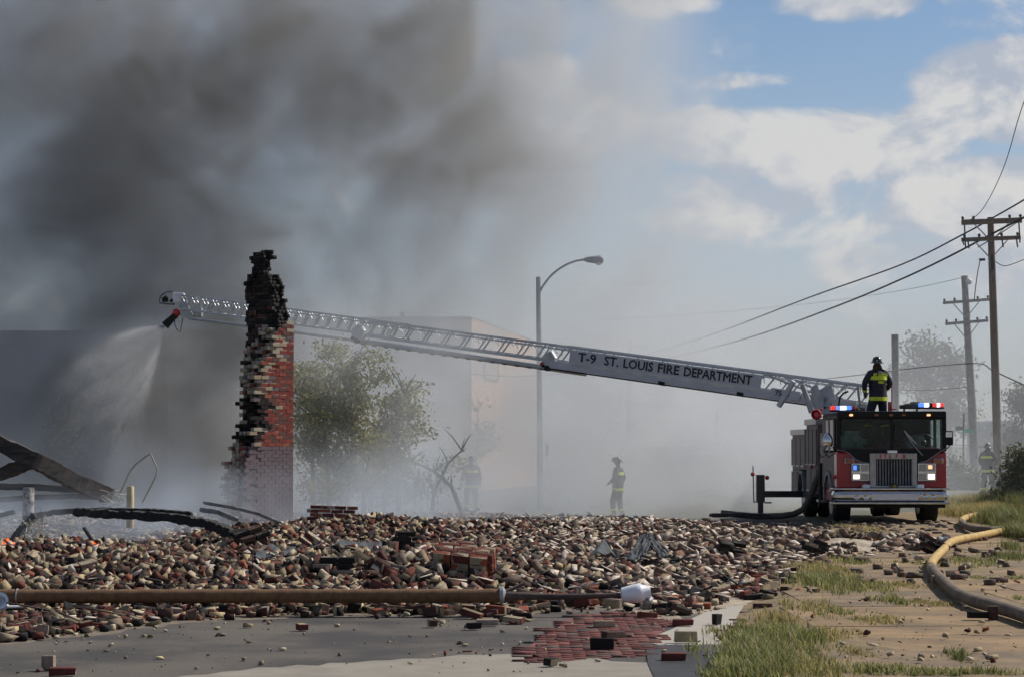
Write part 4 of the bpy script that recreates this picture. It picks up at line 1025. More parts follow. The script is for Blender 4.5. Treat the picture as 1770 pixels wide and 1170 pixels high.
def post(label, u, v0, v1, r_, Y, mtl):
    mb = MB(); t, b_ = P(u, v0, Y), P(u, v1, Y)
    mb.lathe(b_ - Vector((0, 0, .3)), (0, 0, 1), [(0, r_), (t.z - b_.z + .3 - .015, r_), (t.z - b_.z + .3, r_ * .85)], 18)
    o = mb.build('bollard', mtl, org=b_, smooth=True); tag(o, label, 'post')
post('grey stained round post with black scribbles behind the arched timber', 49, 842, 884, .088, 35.5, 'pipeconc')
post('short cream post sunlit behind the charred timber', 225, 840, 878, .058, 35.5, 'cream')
mb = MB(); pts = [P(u, v, 37) for u, v in ((207, 852), (214, 838), (224, 815), (234, 802), (250, 790), (260, 783), (264, 792), (272, 810), (270, 822), (258, 845), (246, 868))]
mb.tube(pts, .013, 8); o = mb.build('bent_conduit', 'palepipe', org=pts[0], smooth=True); tag(o, 'thin pale conduit bent into a tall loop beside the cream post', 'conduit')
mb = MB()
for _ in range(26):
    q = P(r.uniform(182, 214), r.uniform(846, 872), 37); mb.tube([q, q + Vector((r.uniform(-.15, .15), r.uniform(-.1, .1), r.uniform(-.12, .12)))], .008, 4)
o = mb.build('wire_tangle', 'palepipe', org=P(198, 860, 37)); tag(o, 'snarl of wire where the looped conduit meets the beam end', 'wire')
mb = MB()
for _ in range(40):
    q = P(r.uniform(42, 76), r.uniform(900, 935), 33.5); mb.tube([q, q + Vector((r.uniform(-.12, .12), r.uniform(-.1, .1), r.uniform(-.15, .15)))], .007, 4)
o = mb.build('wire_tangle', 'palepipe', org=P(60, 918, 33.5)); tag(o, 'pale crumpled wire mesh under the stained post', 'wire')
# small fires: tongues of flame
def fire(label, u, v, Y, w_, h_, k, seed):
    r = random.Random(seed); mb = MB(); c0 = onsurf(u, v + 2, .07) + Vector((0, -.15, 0))
    for _ in range(k):
        x0 = r.gauss(0, w_ / 2.4); hh = .75 * h_ * r.uniform(.4, 1) * math.exp(-(x0 / w_) ** 2 * 2); p0 = c0 + Vector((x0, r.uniform(-.06, .06), 0)); sw = r.uniform(-.05, .05)
        mb.tube([p0, p0 + Vector((sw * .4, 0, hh * .35)), p0 + Vector((-sw * .3, 0, hh * .7)), p0 + Vector((sw, 0, hh))], [.013, .019, .010, .001], 6)
    o = mb.build('flame', 'flame', org=c0, smooth=True); tag(o, label, 'fire')
fire('small orange flames at the left edge among charred timber', 16, 950, 30.8, .16, .17, 22, 1)
fire('low flame flickering under the lower charred timber', 160, 947, 30.6, .10, .07, 14, 2)
fire('tiny ember glow just below the low flame', 168, 957, 30.4, .05, .03, 7, 3)

# ================================================================ hoses
def hose(name, label, pts, rr, mtl, n=10):
    P_ = [Vector(p) for p in pts]; out_ = []
    for i in range(len(P_) - 1):
        p0, p1, p2, p3 = P_[max(i - 1, 0)], P_[i], P_[i + 1], P_[min(i + 2, len(P_) - 1)]
        for k in range(8):
            t = k / 8; out_.append(.5 * ((2 * p1) + (p2 - p0) * t + (2 * p0 - 5 * p1 + 4 * p2 - p3) * t * t + (3 * p1 - p0 - 3 * p2 + p3) * t ** 3))
    out_.append(P_[-1]); mb = MB(); mb.tube(out_, rr, n); return out_, mb
hp = [G(u, v, .10) for u, v in ((1800, 914), (1770, 917), (1735, 921), (1700, 928), (1668, 934), (1648, 939), (1638, 945), (1632, 953), (1622, 963), (1612, 974), (1610, 985), (1618, 998), (1632, 1012), (1652, 1030), (1680, 1044), (1715, 1054), (1750, 1064), (1790, 1078))]
hp = [p + Vector((0, 0, .045)) for p in hp]
_, mb = hose('fire_hose', '', hp[:10], .067, None)
hr = root('fire_hose', hp[8], 'fat yellow hose snaking round a bend and off the right edge', 'hose')
_, mb = hose('h', '', hp[:12], .066, None); mb.build('clean_jacket', 'hose', hr, smooth=True)
_, mb = hose('h', '', hp[10:], [.068] * 1 and .068, None); mb.build('muddy_jacket', 'hosebrown', hr, smooth=True)
mb = MB(); q = G(1637, 942, .1); mb.lathe(q + Vector((-.16, 0, .06)), (1, .1, 0), [(0, .06), (.01, .09), (.06, .09), (.08, .08), (.12, .09), (.17, .09), (.18, .07)], 16); mb.build('coupling', 'greysteel', hr, smooth=True)
h2 = [G(u, v, .12) + Vector((0, 0, .04)) for u, v in ((1722, 882), (1705, 888), (1685, 893), (1668, 898), (1662, 904), (1668, 911), (1685, 917), (1710, 919), (1745, 917), (1790, 914))]
hr2 = root('fire_hose', h2[4], 'second hose looping out of the tall weeds, yellow then brown', 'hose')
_, mb = hose('h', '', h2[:6], .07, None); mb.build('clean_jacket', 'hose', hr2, smooth=True)
_, mb = hose('h', '', h2[4:], .072, None); mb.build('muddy_jacket', 'hosebrown', hr2, smooth=True)

# ================================================================ ladder fire engine
TY = 51.0                                        # its front face; its axis runs straight away from the camera
def X_(u, Y=TY): return P(u, 770, Y).x
def Z_(v, Y=TY): return P(885, v, Y).z
XL, XR = X_(1447), X_(1637); XC = (XL + XR) / 2
truck = root('fire_engine', (XC, TY + 4, 0), 'red and black ladder fire engine parked beside the rubble with its long white ladder raised', 'fire engine')
def part(fn, name, mats, bevel=0.0, smooth=False, parent=None, label=None):
    mb = MB(); fn(mb); o = mb.build(name, mats, parent or truck, bevel=bevel, smooth=smooth)
    if label: o['label'] = label
    return o
roofz, sillz, lowz = Z_(712), Z_(778), Z_(845)
CABL = 2.45                                       # cab length
# cab shell: floor pan, lower body, pillars, roof
part(lambda m: (m.box(XL, XR, TY + .10, TY + CABL, lowz - .30, lowz), m.box(XL, XR, TY + .05, TY + .55, lowz, sillz - .02)), 'cab_front', 'red', bevel=.05)
SX = XL
def sidepanel(m):
    for x in (SX,):
        m.box(x, x + .04, TY + .56, TY + CABL, lowz, sillz - .05)
        for yy in ((TY + .56, TY + .62), (TY + 1.25, TY + 1.45), (TY + 1.95, TY + CABL)):
            m.box(x, x + .04, yy[0], yy[1], sillz - .05, roofz - .12)
part(sidepanel, 'cab_side', 'side_reflect', bevel=.01)
SX = XR - .04; part(sidepanel, 'cab_side', 'side_reflect', bevel=.01)
part(lambda m: m.box(XL + .02, XR - .02, TY + CABL - .05, TY + CABL, lowz, roofz - .1), 'cab_back', 'blackpaint')
part(lambda m: m.box(XL, XR, TY + .02, TY + CABL, roofz - .16, roofz), 'cab_roof', 'blackpaint', bevel=.07)
for xa_, xb_ in ((XL, XL + .09), (XR - .09, XR), (XC - .03, XC + .03)):
    part(lambda m: m.box(xa_, xb_, TY + .04, TY + .13, sillz - .02, roofz - .1), 'window_pillar', 'blackpaint', bevel=.02)
part(lambda m: m.px(1448, 710, 1636, 723, TY, .08), 'sun_visor', 'blackpaint', bevel=.03)
# black mask that dips in a V between the red corners
def mask(m):
    pts = [P(1448, 776, TY), P(1636, 776, TY)] + [P(u, v, TY) for u, v in ((1632, 779), (1618, 785), (1604, 795), (1586, 801), (1586, 842), (1502, 842), (1502, 801), (1484, 796), (1476, 789), (1466, 780), (1450, 777))]
    m.prism(pts, (0, .045, 0))
part(mask, 'front_mask', 'blackpaint')
def trim(m):
    m.tube([P(u, v, TY - .005) for u, v in ((1447, 777), (1460, 779), (1470, 785), (1478, 793), (1488, 798), (1502, 800))], .009, 6)
    m.tube([P(u, v, TY - .005) for u, v in ((1637, 774), (1626, 779), (1612, 789), (1602, 796), (1588, 800))], .009, 6)
part(trim, 'trim', 'dullchrome', smooth=True)
for u0, u1 in ((1455, 1541), (1545, 1629)):
    part(lambda m: m.px(u0, 722, u1, 777, TY + .055, .012), 'windscreen', 'glass')
for yy in ((TY + .63, TY + 1.24), (TY + 1.46, TY + 1.94)):
    part(lambda m: (m.box(XL + .008, XL + .016, yy[0], yy[1], sillz, roofz - .16)), 'side_window', 'glass')
# interior
part(lambda m: (m.box(XC - .95, XC - .45, TY + 1.2, TY + 1.5, lowz + .1, sillz + .35), m.box(XC + .5, XC + .95, TY + 1.2, TY + 1.5, lowz + .1, sillz + .35)), 'seat', 'seat', bevel=.08)
part(lambda m: (m.box(XC - 1.1, XC + 1.1, TY + .25, TY + .6, sillz - .15, sillz + .06), m.ball((XC - .12, TY + .5, sillz + .02), .3, 6, sc3=(1, .6, .6)), m.ball((XC + .25, TY + .5, sillz + .02), .25, 6, sc3=(1, .6, .6))), 'dashboard', mat('maroon dash', (.22, .02, .045), .6), bevel=.03)
def wheel_ring(m):
    c = P(1597, 765, TY + .5); pts = [c + Vector((.24 * math.cos(t), .06 * math.sin(t), .17 * math.sin(t) + .02)) for t in (2 * math.pi * i / 20 for i in range(21))]
    m.tube(pts, .018, 6, caps=False); m.ball(c, .07, 5)
part(wheel_ring, 'steering_wheel', 'greysteel', smooth=True)
part(lambda m: (m.px(1462, 744, 1486, 764, TY + .4, .1), m.ball(P(1494, 763, TY + .3), .07, 5)), 'console', 'seat', bevel=.01)
part(lambda m: (m.tube([P(1565, 748, TY - .03), P(1580, 770, TY - .05), P(1595, 787, TY - .03)], .011, 5), m.bar(P(1563, 744, TY - .02), P(1583, 766, TY - .02), .012, .03)), 'wiper', 'dullchrome')
# grille
part(lambda m: (m.px(1504, 783, 1514, 842, TY - .07, .12), m.px(1577, 783, 1585, 842, TY - .07, .12), m.px(1514.3, 783, 1576.7, 793, TY - .07, .12), m.px(1514.3, 839, 1576.7, 842, TY - .07, .12)), 'grille_frame', 'dullchrome', bevel=.008)
part(lambda m: m.px(1513, 792, 1578, 840, TY - .012, .04), 'grille_mesh', 'under')
for i in range(13):
    u = 1515.5 + i * 4.95
    part(lambda m: m.px(u, 793.5, u + 1.9, 838.5, TY - .05, .035), 'grille_bar', 'greysteel')
part(lambda m: m.px(1534, 777.5, 1551, 783, TY - .05, .05), 'badge', 'chrome', bevel=.008)
for ch_, u in (('S', 1522), ('T', 1530), ('L', 1539), ('F', 1550), ('R', 1563)):
    Mx = Matrix.Translation(P(u, 788.2, TY - .076)) @ Euler((rad(90), 0, 0)).to_matrix().to_4x4()
    text_mesh('letter', ch_, .115, Mx, 'redglow', truck, bold=.006)
part(lambda m: (m.lathe(P(1545, 841, TY - .13), (0, -1, .1), [(0, .07), (.05, .085), (.12, .04)], 14)), 'bell', 'brass', smooth=True)
# lamp clusters
for side, u0, u1 in ((0, 1472, 1503), (1, 1587, 1618)):
    part(lambda m: m.px(u0, 800, u1, 831, TY - .05, .06), 'lamp_bezel', 'chrome', bevel=.012)
    hu = (u0 + u1) / 2
    for (a, b, v0, v1, mt_l, mt_r) in ((u0 + 1.5, u1 - 1.5, 802, 814, ('cyanlens' if side == 0 else 'dullchrome'), 'dullchrome'), (u0 + 1.5, u1 - 1.5, 818, 829, 'dullchrome', 'dullchrome')):
        part(lambda m: m.px(a, v0, hu - 1, v1, TY - .065, .02), 'headlamp', mt_l, bevel=.006)
        part(lambda m: m.px(hu + 1, v0, b, v1, TY - .065, .02), 'headlamp', mt_r, bevel=.006)
for u0, v0, u1, v1, mt_ in ((1475, 804, 1481, 812, 'bluelight'), (1475, 819.5, 1486, 827.5, 'headlamp'), (1604.5, 803.5, 1611.5, 810, 'amberlight'), (1604, 818.5, 1616, 828, 'headlamp')):
    part(lambda m: m.px(u0, v0, u1, v1, TY - .08, .02), 'lamp_bulb', mt_, bevel=.012)
for u in (1462, 1616):
    part(lambda m: m.px(u, 793, u + 13, 800, TY - .07, .1), 'turn_signal', 'amber', bevel=.02)
    part(lambda m: m.px(u - 2, 791.5, u + 15, 801.5, TY - .03, .06), 'signal_surround', 'dullchrome', bevel=.02)
for u in (1472, 1516, 1541, 1563, 1606):
    part(lambda m: m.px(u - 3.5, 715, u + 2.5, 718.5, TY - .035, .05), 'marker_light', 'amberlight' if u in (1472, 1606) else 'amber', bevel=.008)
# bumper
part(lambda m: m.px(1441, 846, 1640, 868, TY - .50, .52), 'bumper', 'chrome', bevel=.11, )
part(lambda m: (m.px(1440, 843, 1641, 846, TY - .53, .55), m.px(1439, 867.5, 1642, 871, TY - .53, .5)), 'bumper_lip', 'chrome', bevel=.012)
part(lambda m: m.px(1507, 853, 1588, 863, TY - .515, .02), 'bumper_plate', 'plate', bevel=.004)
for u in (1493, 1586):
    part(lambda m: m.px(u, 837, u + 11, 845, TY - .35, .3), 'tow_step', 'plate', bevel=.01)
for u, v, rr_ in ((1481, 858, .055), (1497, 858, .06), (1599, 856, .06), (1613, 857, .055)):
    part(lambda m: m.lathe(P(u, v, TY - .50), (0, -1, 0), [(0, rr_ + .015), (.02, rr_ + .015), (.025, rr_), (.012, rr_ * .5)], 16), 'fog_light', 'chrome', smooth=True)
part(lambda m: (m.px(1445, 871, 1634, 877, TY - .3, .4), m.box(XL + .45, XR - .45, TY + .2, TY + 7.5, .42, .75), m.box(XL + .1, XR - .1, TY + 2.5, TY + 3.4, .45, .9)), 'chassis', 'under')
# wheels
def wheel(x, y, w_, sgn, name='wheel'):
    def tyre(m): m.lathe((x, y, .5), (sgn, 0, 0), [(0, .30), (0, .46), (.04, .50), (w_ - .04, .50), (w_, .46), (w_, .30)], 32)
    t = part(tyre, name, 'tyre', smooth=True)
    mb = MB(); mb.lathe((x - sgn * .005, y, .5), (sgn, 0, 0), [(0, .29), (.03, .27), (.09, .20), (.05, .10), (0, .08), (0, .01)], 24); o = mb.build('rim', 'dullchrome', t, smooth=True)
for (x, y, w_, s_) in ((XL + .04, TY + 1.3, .38, 1), (XR - .42, TY + 1.3, .38, 1), (XL + .04, TY + 6.2, .30, 1), (XL + .40, TY + 6.2, .28, 1), (XR - .36, TY + 6.2, .30, 1), (XR - .70, TY + 6.2, .28, 1)):
    wheel(x, y, w_, s_)
# wheel arches on the camera-left side
def arch(y, r0, r1):
    def f(m):
        k = 14; vs = []
        for i in range(k + 1):
            t = math.pi * i / k
            for rr in (r0, r1):
                for xx in (XL - .05, XL + .3): vs.append(Vector((xx, y + rr * math.cos(t), .5 + rr * math.sin(t))))
        fs = []
        for i in range(k):
            a = i * 4; b = a + 4; fs += [(a, b, b + 1, a + 1), (a + 2, a + 3, b + 3, b + 2), (a, a + 2, b + 2, b), (a + 1, b + 1, b + 3, a + 3)]
        fs += [(0, 1, 3, 2), (k * 4, k * 4 + 2, k * 4 + 3, k * 4 + 1)]
        m.add(vs, fs)
    return f
part(arch(TY + 1.3, .60, .68), 'wheel_arch', 'greysteel', smooth=True)
part(arch(TY + 6.2, .58, .64), 'wheel_arch', 'greysteel', smooth=True)
# side of the cab: mirror, brackets, grab wires, marker
part(lambda m: (m.lathe(P(1430, 771, TY + .15), (0, 0, 1), [(0, .10), (.04, .125), (.16, .125), (.24, .09), (.30, .04)], 14),), 'mirror', 'chrome', smooth=True)
part(lambda m: (m.tube([P(1430, 770, TY + .15), P(1424, 778, TY + .2), P(1432, 790, TY + .3), P(1444, 782, TY + .4), P(1440, 772, TY + .3)], .012, 6), m.tube([P(1418, 768, TY + .6), P(1414, 778, TY + .6), P(1420, 790, TY + .6), P(1428, 786, TY + .5)], .010, 6)), 'mirror_bracket', 'blackpaint', smooth=True)
part(lambda m: m.px(1632, 744, 1648, 769, TY + .05, .14), 'mirror', 'blackpaint', bevel=.03)
part(lambda m: m.px(1635, 746, 1646, 755, TY + .035, .01), 'mirror_glass', 'chrome')
part(lambda m: m.tube([P(1642, 768, TY + .1), P(1638, 774, TY + .15), P(1630, 779, TY + .3)], .012, 6), 'mirror_bracket', 'blackpaint', smooth=True)
for v_, Y_ in ((824, TY + .3), (806, TY + 3.9)):
    part(lambda m: m.ball(P(1445 if v_ == 824 else 1405, v_, Y_) + Vector((-.03, 0, 0)), .045, 5), 'side_marker', 'redglow', smooth=True)
# pump bay between cab and body
part(lambda m: m.box(XL + .06, XR - .06, TY + CABL + .05, TY + 3.35, .55, 2.05), 'pump_house', 'greysteel', bevel=.02)
part(lambda m: m.box(XL - .04, XL + .05, TY + 2.62, TY + 2.85, .42, 1.35), 'pump_panel', 'under')
part(lambda m: m.box(XL - .02, XL + .35, TY + 2.5, TY + 3.4, .44, .50), 'running_board', 'dullchrome')
# body with lockers
BZ1, BZ2 = 2.25, 2.02
def body(m):
    m.box(XL + .02, XR - .02, TY + 3.4, TY + 5.45, .62, BZ1)
    m.box(XL + .02, XR - .02, TY + 5.45, TY + 8.3, 1.16, BZ2)
    m.box(XL + .02, XR - .02, TY + 6.9, TY + 8.3, .50, 1.16)
part(body, 'body', 'side_reflect', bevel=.01)
part(lambda m: (m.box(XL - .03, XL + .5, TY + 3.38, TY + 5.5, BZ1, BZ1 + .14), m.box(XL - .03, XL + .5, TY + 5.5, TY + 8.35, BZ2, BZ2 + .14)), 'catwalk', 'dullchrome', bevel=.01)
for (ya, yb, za, zb) in ((3.5, 4.1, 1.3, 2.15), (4.2, 4.8, 1.3, 2.15), (4.9, 5.4, 1.3, 2.15), (5.6, 6.4, 1.25, 1.92), (6.5, 7.3, 1.25, 1.92), (7.4, 8.2, 1.25, 1.92), (7.1, 8.2, .58, 1.1), (3.5, 4.4, .68, 1.2), (4.5, 5.3, .68, 1.2)):
    part(lambda m: m.box(XL - .008, XL + .03, TY + ya, TY + yb, za, zb), 'locker_door', 'side_reflect', bevel=.01)
    part(lambda m: (m.box(XL - .012, XL + .02, TY + yb + .012, TY + yb + .085, za, zb)), 'door_gap', 'under')
    part(lambda m: m.box(XL - .03, XL + .0, TY + ya + .1, TY + yb - .1, za - .015, za + .02), 'handle', 'dullchrome')
part(lambda m: m.box(XL + .5, XR - .5, TY + CABL + .1, TY + 5.2, 1.85, 1.97), 'deck', 'greysteel')
# outrigger
OY = TY + 5.6
part(lambda m: (m.px(1322, 848, 1392, 851.5, OY, .2), m.px(1322, 855.5, 1392, 859, OY, .2), m.px(1320, 851.5, 1392, 855.5, OY + .05, .1)), 'outrigger_beam', 'darkgreen')
part(lambda m: (m.px(1308, 820, 1322, 868, OY, .22), m.px(1310.5, 868, 1319.5, 887, OY + .04, .13), m.px(1304, 886.5, 1327, 890, OY - .1, .4), m.px(1322, 867, 1334, 869.5, OY, .1)), 'outrigger_leg', 'darkgreen', bevel=.008)
part(lambda m: (m.tube([P(1301.5, 805, OY), P(1303, 868, OY)], .016, 6), m.tube([P(1302, 867, OY), P(1311, 867, OY)], .014, 5)), 'marker_rod', 'darkgreen')
for u, v in ((1301, 819), (1326, 825)):
    part(lambda m: m.ball(P(u, v, OY - .03), .055, 6), 'reflector', 'redglow', smooth=True)
# roof gear
def lightbar(u0, u1, v0, v1, segs):
    Yb = TY + .5
    part(lambda m: m.px(u0, v1 - 3, u1, v1, Yb, .35), 'light_bar', 'under', bevel=.01)
    for a, b, mt_ in segs:
        part(lambda m: m.px(a, v0, b, v1 - 3, Yb - .01, .33), 'beacon', mt_, bevel=.02)
lightbar(1437, 1479, 701, 711, ((1438, 1446, 'redlight'), (1446.5, 1453, 'bluelight'), (1453.5, 1463, 'whitelight'), (1463.5, 1472, 'bluelight'), (1472.5, 1479, 'redglow')))
lightbar(1589, 1632, 696, 706, ((1590, 1598, 'bluelight'), (1598.5, 1606, 'whitelight'), (1607, 1612, 'blackpaint'), (1613, 1620, 'redlight'), (1620.5, 1625, 'whitelight'), (1625.5, 1632, 'redlight')))
part(lambda m: (m.lathe(P(1412, 716, TY + 2.2), (-.25, -1, 0), [(0, .05), (.04, .11), (.12, .125), (.16, .11), (.05, .06)], 18), m.ball(P(1420, 707, TY + 2.3), .03, 5), m.ball((XL - .05, TY + 2.3, 2.42), .03, 4)), 'siren', 'redglow', smooth=True)
part(lambda m: (m.px(1558, 699, 1567, 706, TY + .9, .3), m.px(1568, 697, 1592, 706, TY + .7, .5), m.px(1576, 694, 1590, 697, TY + .8, .3), m.px(1562, 706, 1565, 711, TY + .9, .1), m.px(1584, 706, 1587, 711, TY + .9, .1)), 'deck_monitor', mat('olive gear', (.10, .10, .075), .6), bevel=.02)
part(lambda m: (m.px(1480, 704, 1496, 710.5, TY + .6, .4), m.ball(P(1484, 708, TY + .5), .035, 4)), 'hose_tray', mat('olive gear', (.12, .12, .09), .6), bevel=.02)
part(lambda m: (m.px(1536, 694, 1542, 711, TY + 1.8, .12), m.tube([P(1541.5, 666, TY + 1.9), P(1541.5, 696, TY + 1.9)], .018, 6), m.px(1541, 706, 1550, 708, TY + 1.9, .1)), 'control_post', 'redglow', bevel=.01)
part(lambda m: m.tube([P(u, v, TY + 1.5) for u, v in ((1449, 706), (1450, 697), (1452, 686), (1458, 679), (1466, 676))], .022, 7), 'hydraulic_line', 'under', smooth=True)
part(lambda m: m.tube([P(u, v, TY + 3.2) for u, v in ((1420, 812), (1413, 826), (1406, 842), (1399, 862), (1388, 880), (1372, 888), (1350, 891), (1310, 892), (1275, 889), (1246, 886))], .075, 10), 'supply_hose', 'hosedark', smooth=True)

# ---- turntable and ladder. The ladder's axis leaves the turntable left, up and a little away
A0 = P(1443, 693, 55.0); A1 = P(322, 540, 65.0)
ex = (A1 - A0).normalized(); ew = Vector((-ex.y, ex.x, 0)).normalized()
if ew.y < 0: ew = -ew                               # ew points away from the camera
eu = ew.cross(ex); eu = eu if eu.z > 0 else -eu
LEN = (A1 - A0).length
def LP(t, w_, h_): return A0 + ex * t + ew * w_ + eu * h_
def proj(p):
    d = p - Vector((0, 0, CAMZ)); f = d.y * cp + d.z * sp; z = -d.y * sp + d.z * cp
    return 885 + F * d.x / f, 585 - F * z / f
def t_of(u):
    lo_, hi_ = -3.0, LEN + 3
    for _ in range(40):
        m_ = (lo_ + hi_) / 2
        if proj(LP(m_, 0, 0))[0] > u: lo_ = m_
        else: hi_ = m_
    return (lo_ + hi_) / 2
part(lambda m: (m.lathe((XC - .25, TY + 4.3, BZ2 - .25), (0, 0, 1), [(0, .75), (.25, .75), (.25, .62), (.40, .62)], 28),), 'turntable', 'greysteel', smooth=True)
part(lambda m: (m.prism([P(u, v, 54.6) for u, v in ((1408, 680), (1436, 660), (1446, 692), (1500, 698), (1500, 716), (1418, 716))], (0, .06, 0)), m.prism([P(u, v, 55.5) for u, v in ((1408, 680), (1436, 660), (1446, 692), (1500, 698), (1500, 716), (1418, 716))], (0, .06, 0)), m.px(1424, 704, 1474, 714, 54.7, .8)), 'pedestal', 'signwhite', bevel=.01)
part(lambda m: m.prism([P(u, v, 54.45) for u, v in ((1402, 668), (1412, 664), (1423, 690), (1424, 715), (1406, 705))], (0, .08, 0)), 'lift_plate', 'galv', bevel=.01)
for w_ in (-.42, .42):
    part(lambda m: m.tube([P(1384, 664, 55 + w_) + Vector((0, -.25, 0)), P(1404, 712, 54.8 + w_)], [.055, .085], 10), 'lift_cylinder', 'galv', smooth=True)
    part(lambda m: m.bar(P(1372, 658, 54.7 + w_), P(1346, 702, 54.9 + w_), .12, .10), 'lift_brace', 'signwhite')
def section(name, t0, t1, width, height, zoff, nb, rail, deep_bottom, sign=False, top=None, label=None):
    """one telescoping section: rails as the part's own mesh, each brace and rung a sub-part"""
    mb = MB(); top = rail if top is None else top
    for w_ in (-width / 2, width / 2):
        mb.bar(LP(t0, w_, zoff), LP(t1, w_, zoff), rail, deep_bottom, up=eu)
        mb.bar(LP(t0 - (.15 if sign else 0), w_, zoff + height), LP(t1, w_, zoff + height), rail * .8, top, up=eu)
    sec = mb.build(name, 'steelwhite', truck, bevel=.006)
    if label: sec['label'] = label
    ORG[sec.name] = ORG[truck.name]
    L = t1 - t0; stp = L / nb
    if sign: seq = []
    for w_ in (-width / 2, width / 2):
        for i in range(nb):
            a = t0 + i * stp
            if sign and 2.05 < a < t_of(1000) : 
                if w_ < 0: continue
            for (p, q, th) in (((a, zoff + height), (a + stp * .42, zoff), .032), ((a + stp * .5, zoff + height * .98), (a + stp * .42, zoff + height * .45), .018), ((a + stp, zoff + height), (a + stp * .62, zoff + height * .55), .018)):
                b = MB(); b.bar(LP(p[0], w_, p[1]), LP(q[0], w_, q[1]), th, th, up=ew); o = b.build('brace', 'steelwhite', sec)
        b = MB(); b.bar(LP(t0, w_, zoff + height * .80), LP(t1, w_, zoff + height * .80), .022, .022, up=eu); b.build('handrail', 'steelwhite', sec)
    nr = int(L / .32)
    r0 = MB(); r0.tube([LP(t0 + .1, -width / 2, zoff), LP(t0 + .1, width / 2, zoff)], .02, 6)
    first = r0.build('rung', 'greysteel', sec)
    for i in range(1, nr):
        c_ = first.copy(); COL.objects.link(c_); c_.parent = sec; c_.location = Vector(first.location) + ex * (i * .32)
    return sec
tb0, tb1 = -.75, t_of(962)
tm0, tm1 = tb1 - 1.2, t_of(633)
tf0, tf1 = tm1 - 1.2, LEN
base = section('ladder_base_section', tb0, tb1, .95, .43, .02, 12, .06, .09, sign=True, top=.06)
mid = section('ladder_middle_section', tm0, tm1, .78, .40, .05, 12, .04, .07)
fly = section('ladder_fly_section', tf0, tf1, .62, .38, .09, 20, .035, .055)
# joints: roller brackets where sections overlap
for t_, zz in ((tb1, .03), (tm1, .06)):
    part(lambda m: (m.box(-.16, .16, -.5, -.34, -.14, .06),) and None, 'roller_bracket_tmp', 'greysteel') if False else None
    mb = MB(); mb.prism([LP(t_ - .22, -.50, zz - .12), LP(t_ + .14, -.50, zz - .12), LP(t_ + .14, -.50, zz + .12), LP(t_ - .05, -.50, zz + .28), LP(t_ - .22, -.50, zz + .12)], ew * .14); mb.build('roller_bracket', 'galv', truck)
    mb = MB(); mb.lathe(LP(t_ - .02, -.52, zz - .17), ew, [(0, .075), (.12, .075)], 12); mb.ball(LP(t_ + .1, -.5, zz - .12), .05, 5); mb.build('roller', 'under', truck, smooth=True)
mb = MB(); mb.ball(LP(tb1 + .14, -.5, -.05), .055, 5); mb.build('red_lamp', 'redglow', truck, smooth=True)
# boxed lower beam of the base section, with the dark wear strip below
mb = MB(); mb.bar(LP(-.1, -.475, -.085), LP(tb1 - .1, -.475, -.065), .08, .12, up=eu); mb.bar(LP(-.1, .475, -.085), LP(tb1 - .1, .475, -.065), .08, .12, up=eu); mb.build('box_beam', 'signwhite', truck, bevel=.008)
mb = MB(); mb.bar(LP(.0, -.475, -.165), LP(tb1 - .1, -.475, -.145), .10, .03, up=eu); mb.bar(LP(.2, 0, -.12), LP(tb1 - .2, 0, -.1), .7, .03, up=eu); mb.build('wear_strip', 'under', truck)
mb = MB()
for t_ in (t_of(1155), t_of(1290)): mb.bar(LP(t_, -.50, -.12), LP(t_ - .18, -.50, -.13), .05, .10, up=eu)
mb.build('clip', 'under', truck)
# the name board
ts0, ts1 = t_of(1330), t_of(1001)
mb = MB(); mb.bar(LP(ts0, -.545, .235), LP(ts1, -.545, .235), .03, .34, up=eu); sgn = mb.build('sign_board', 'signwhite', truck, bevel=.004); ORG[sgn.name] = ORG[truck.name]
Rt = Matrix((-ex, eu, -ew)).transposed()          # text x runs toward the truck, seen from the camera side
if Rt.determinant() < 0: Rt = Matrix((-ex, eu, ew)).transposed()
tl = (ts1 - ts0)
def sign_text(body, u0, u1, size, h_, bold, par, w_=-.566):
    """lettering stretched so that it runs from u0 to u1 of the photograph"""
    o = text_mesh('lettering', body, size, Matrix.Identity(4), 'blackink', truck, bold=0)
    me = o.data; me.transform(Matrix.Translation(ORG[truck.name]))
    bm = bmesh.new(); bm.from_mesh(me); n0 = list(bm.verts) + list(bm.edges) + list(bm.faces)
    for k_, (ox, oy) in enumerate(((bold, 0), (-bold, .0), (0, bold), (0, -bold))):
        g_ = bmesh.ops.duplicate(bm, geom=n0)['geom']; bmesh.ops.translate(bm, vec=(ox, oy, .0006 * (k_ + 1)), verts=[q for q in g_ if isinstance(q, bmesh.types.BMVert)])
    bm.to_mesh(me); bm.free()
    xs_ = [v.co.x for v in me.vertices]; wd = max(xs_) - min(xs_); cx_ = (max(xs_) + min(xs_)) / 2
    ta, tb_ = t_of(u0), t_of(u1); me.transform(Matrix.Translation((-cx_, 0, 0))); me.transform(Matrix.Diagonal((abs(ta - tb_) / wd, 1, 1, 1)))
    me.transform(Matrix.Translation(LP((ta + tb_) / 2, w_, h_)) @ Rt.to_4x4()); me.transform(Matrix.Translation(-ORG[truck.name])); o.parent = par
    return o
for body, u0, u1 in (('T-9', 1016, 1047), ('ST.', 1061, 1086), ('LOUIS', 1094, 1145), ('FIRE', 1153, 1190), ('DEPARTMENT', 1198, 1315)):
    sign_text(body, u0, u1, .31, .235, .008, sgn)
mb = MB(); mb.bar(LP(t_of(1348), -.53, .03), LP(t_of(1398), -.53, .02), .03, .22, up=eu); pl_ = mb.build('length_plate', 'signwhite', truck, bevel=.004); ORG[pl_.name] = ORG[truck.name]
sign_text('75', 1356, 1367, .18, .025, .004, pl_, -.55); sign_text('FT', 1373, 1382, .18, .025, .004, pl_, -.55)
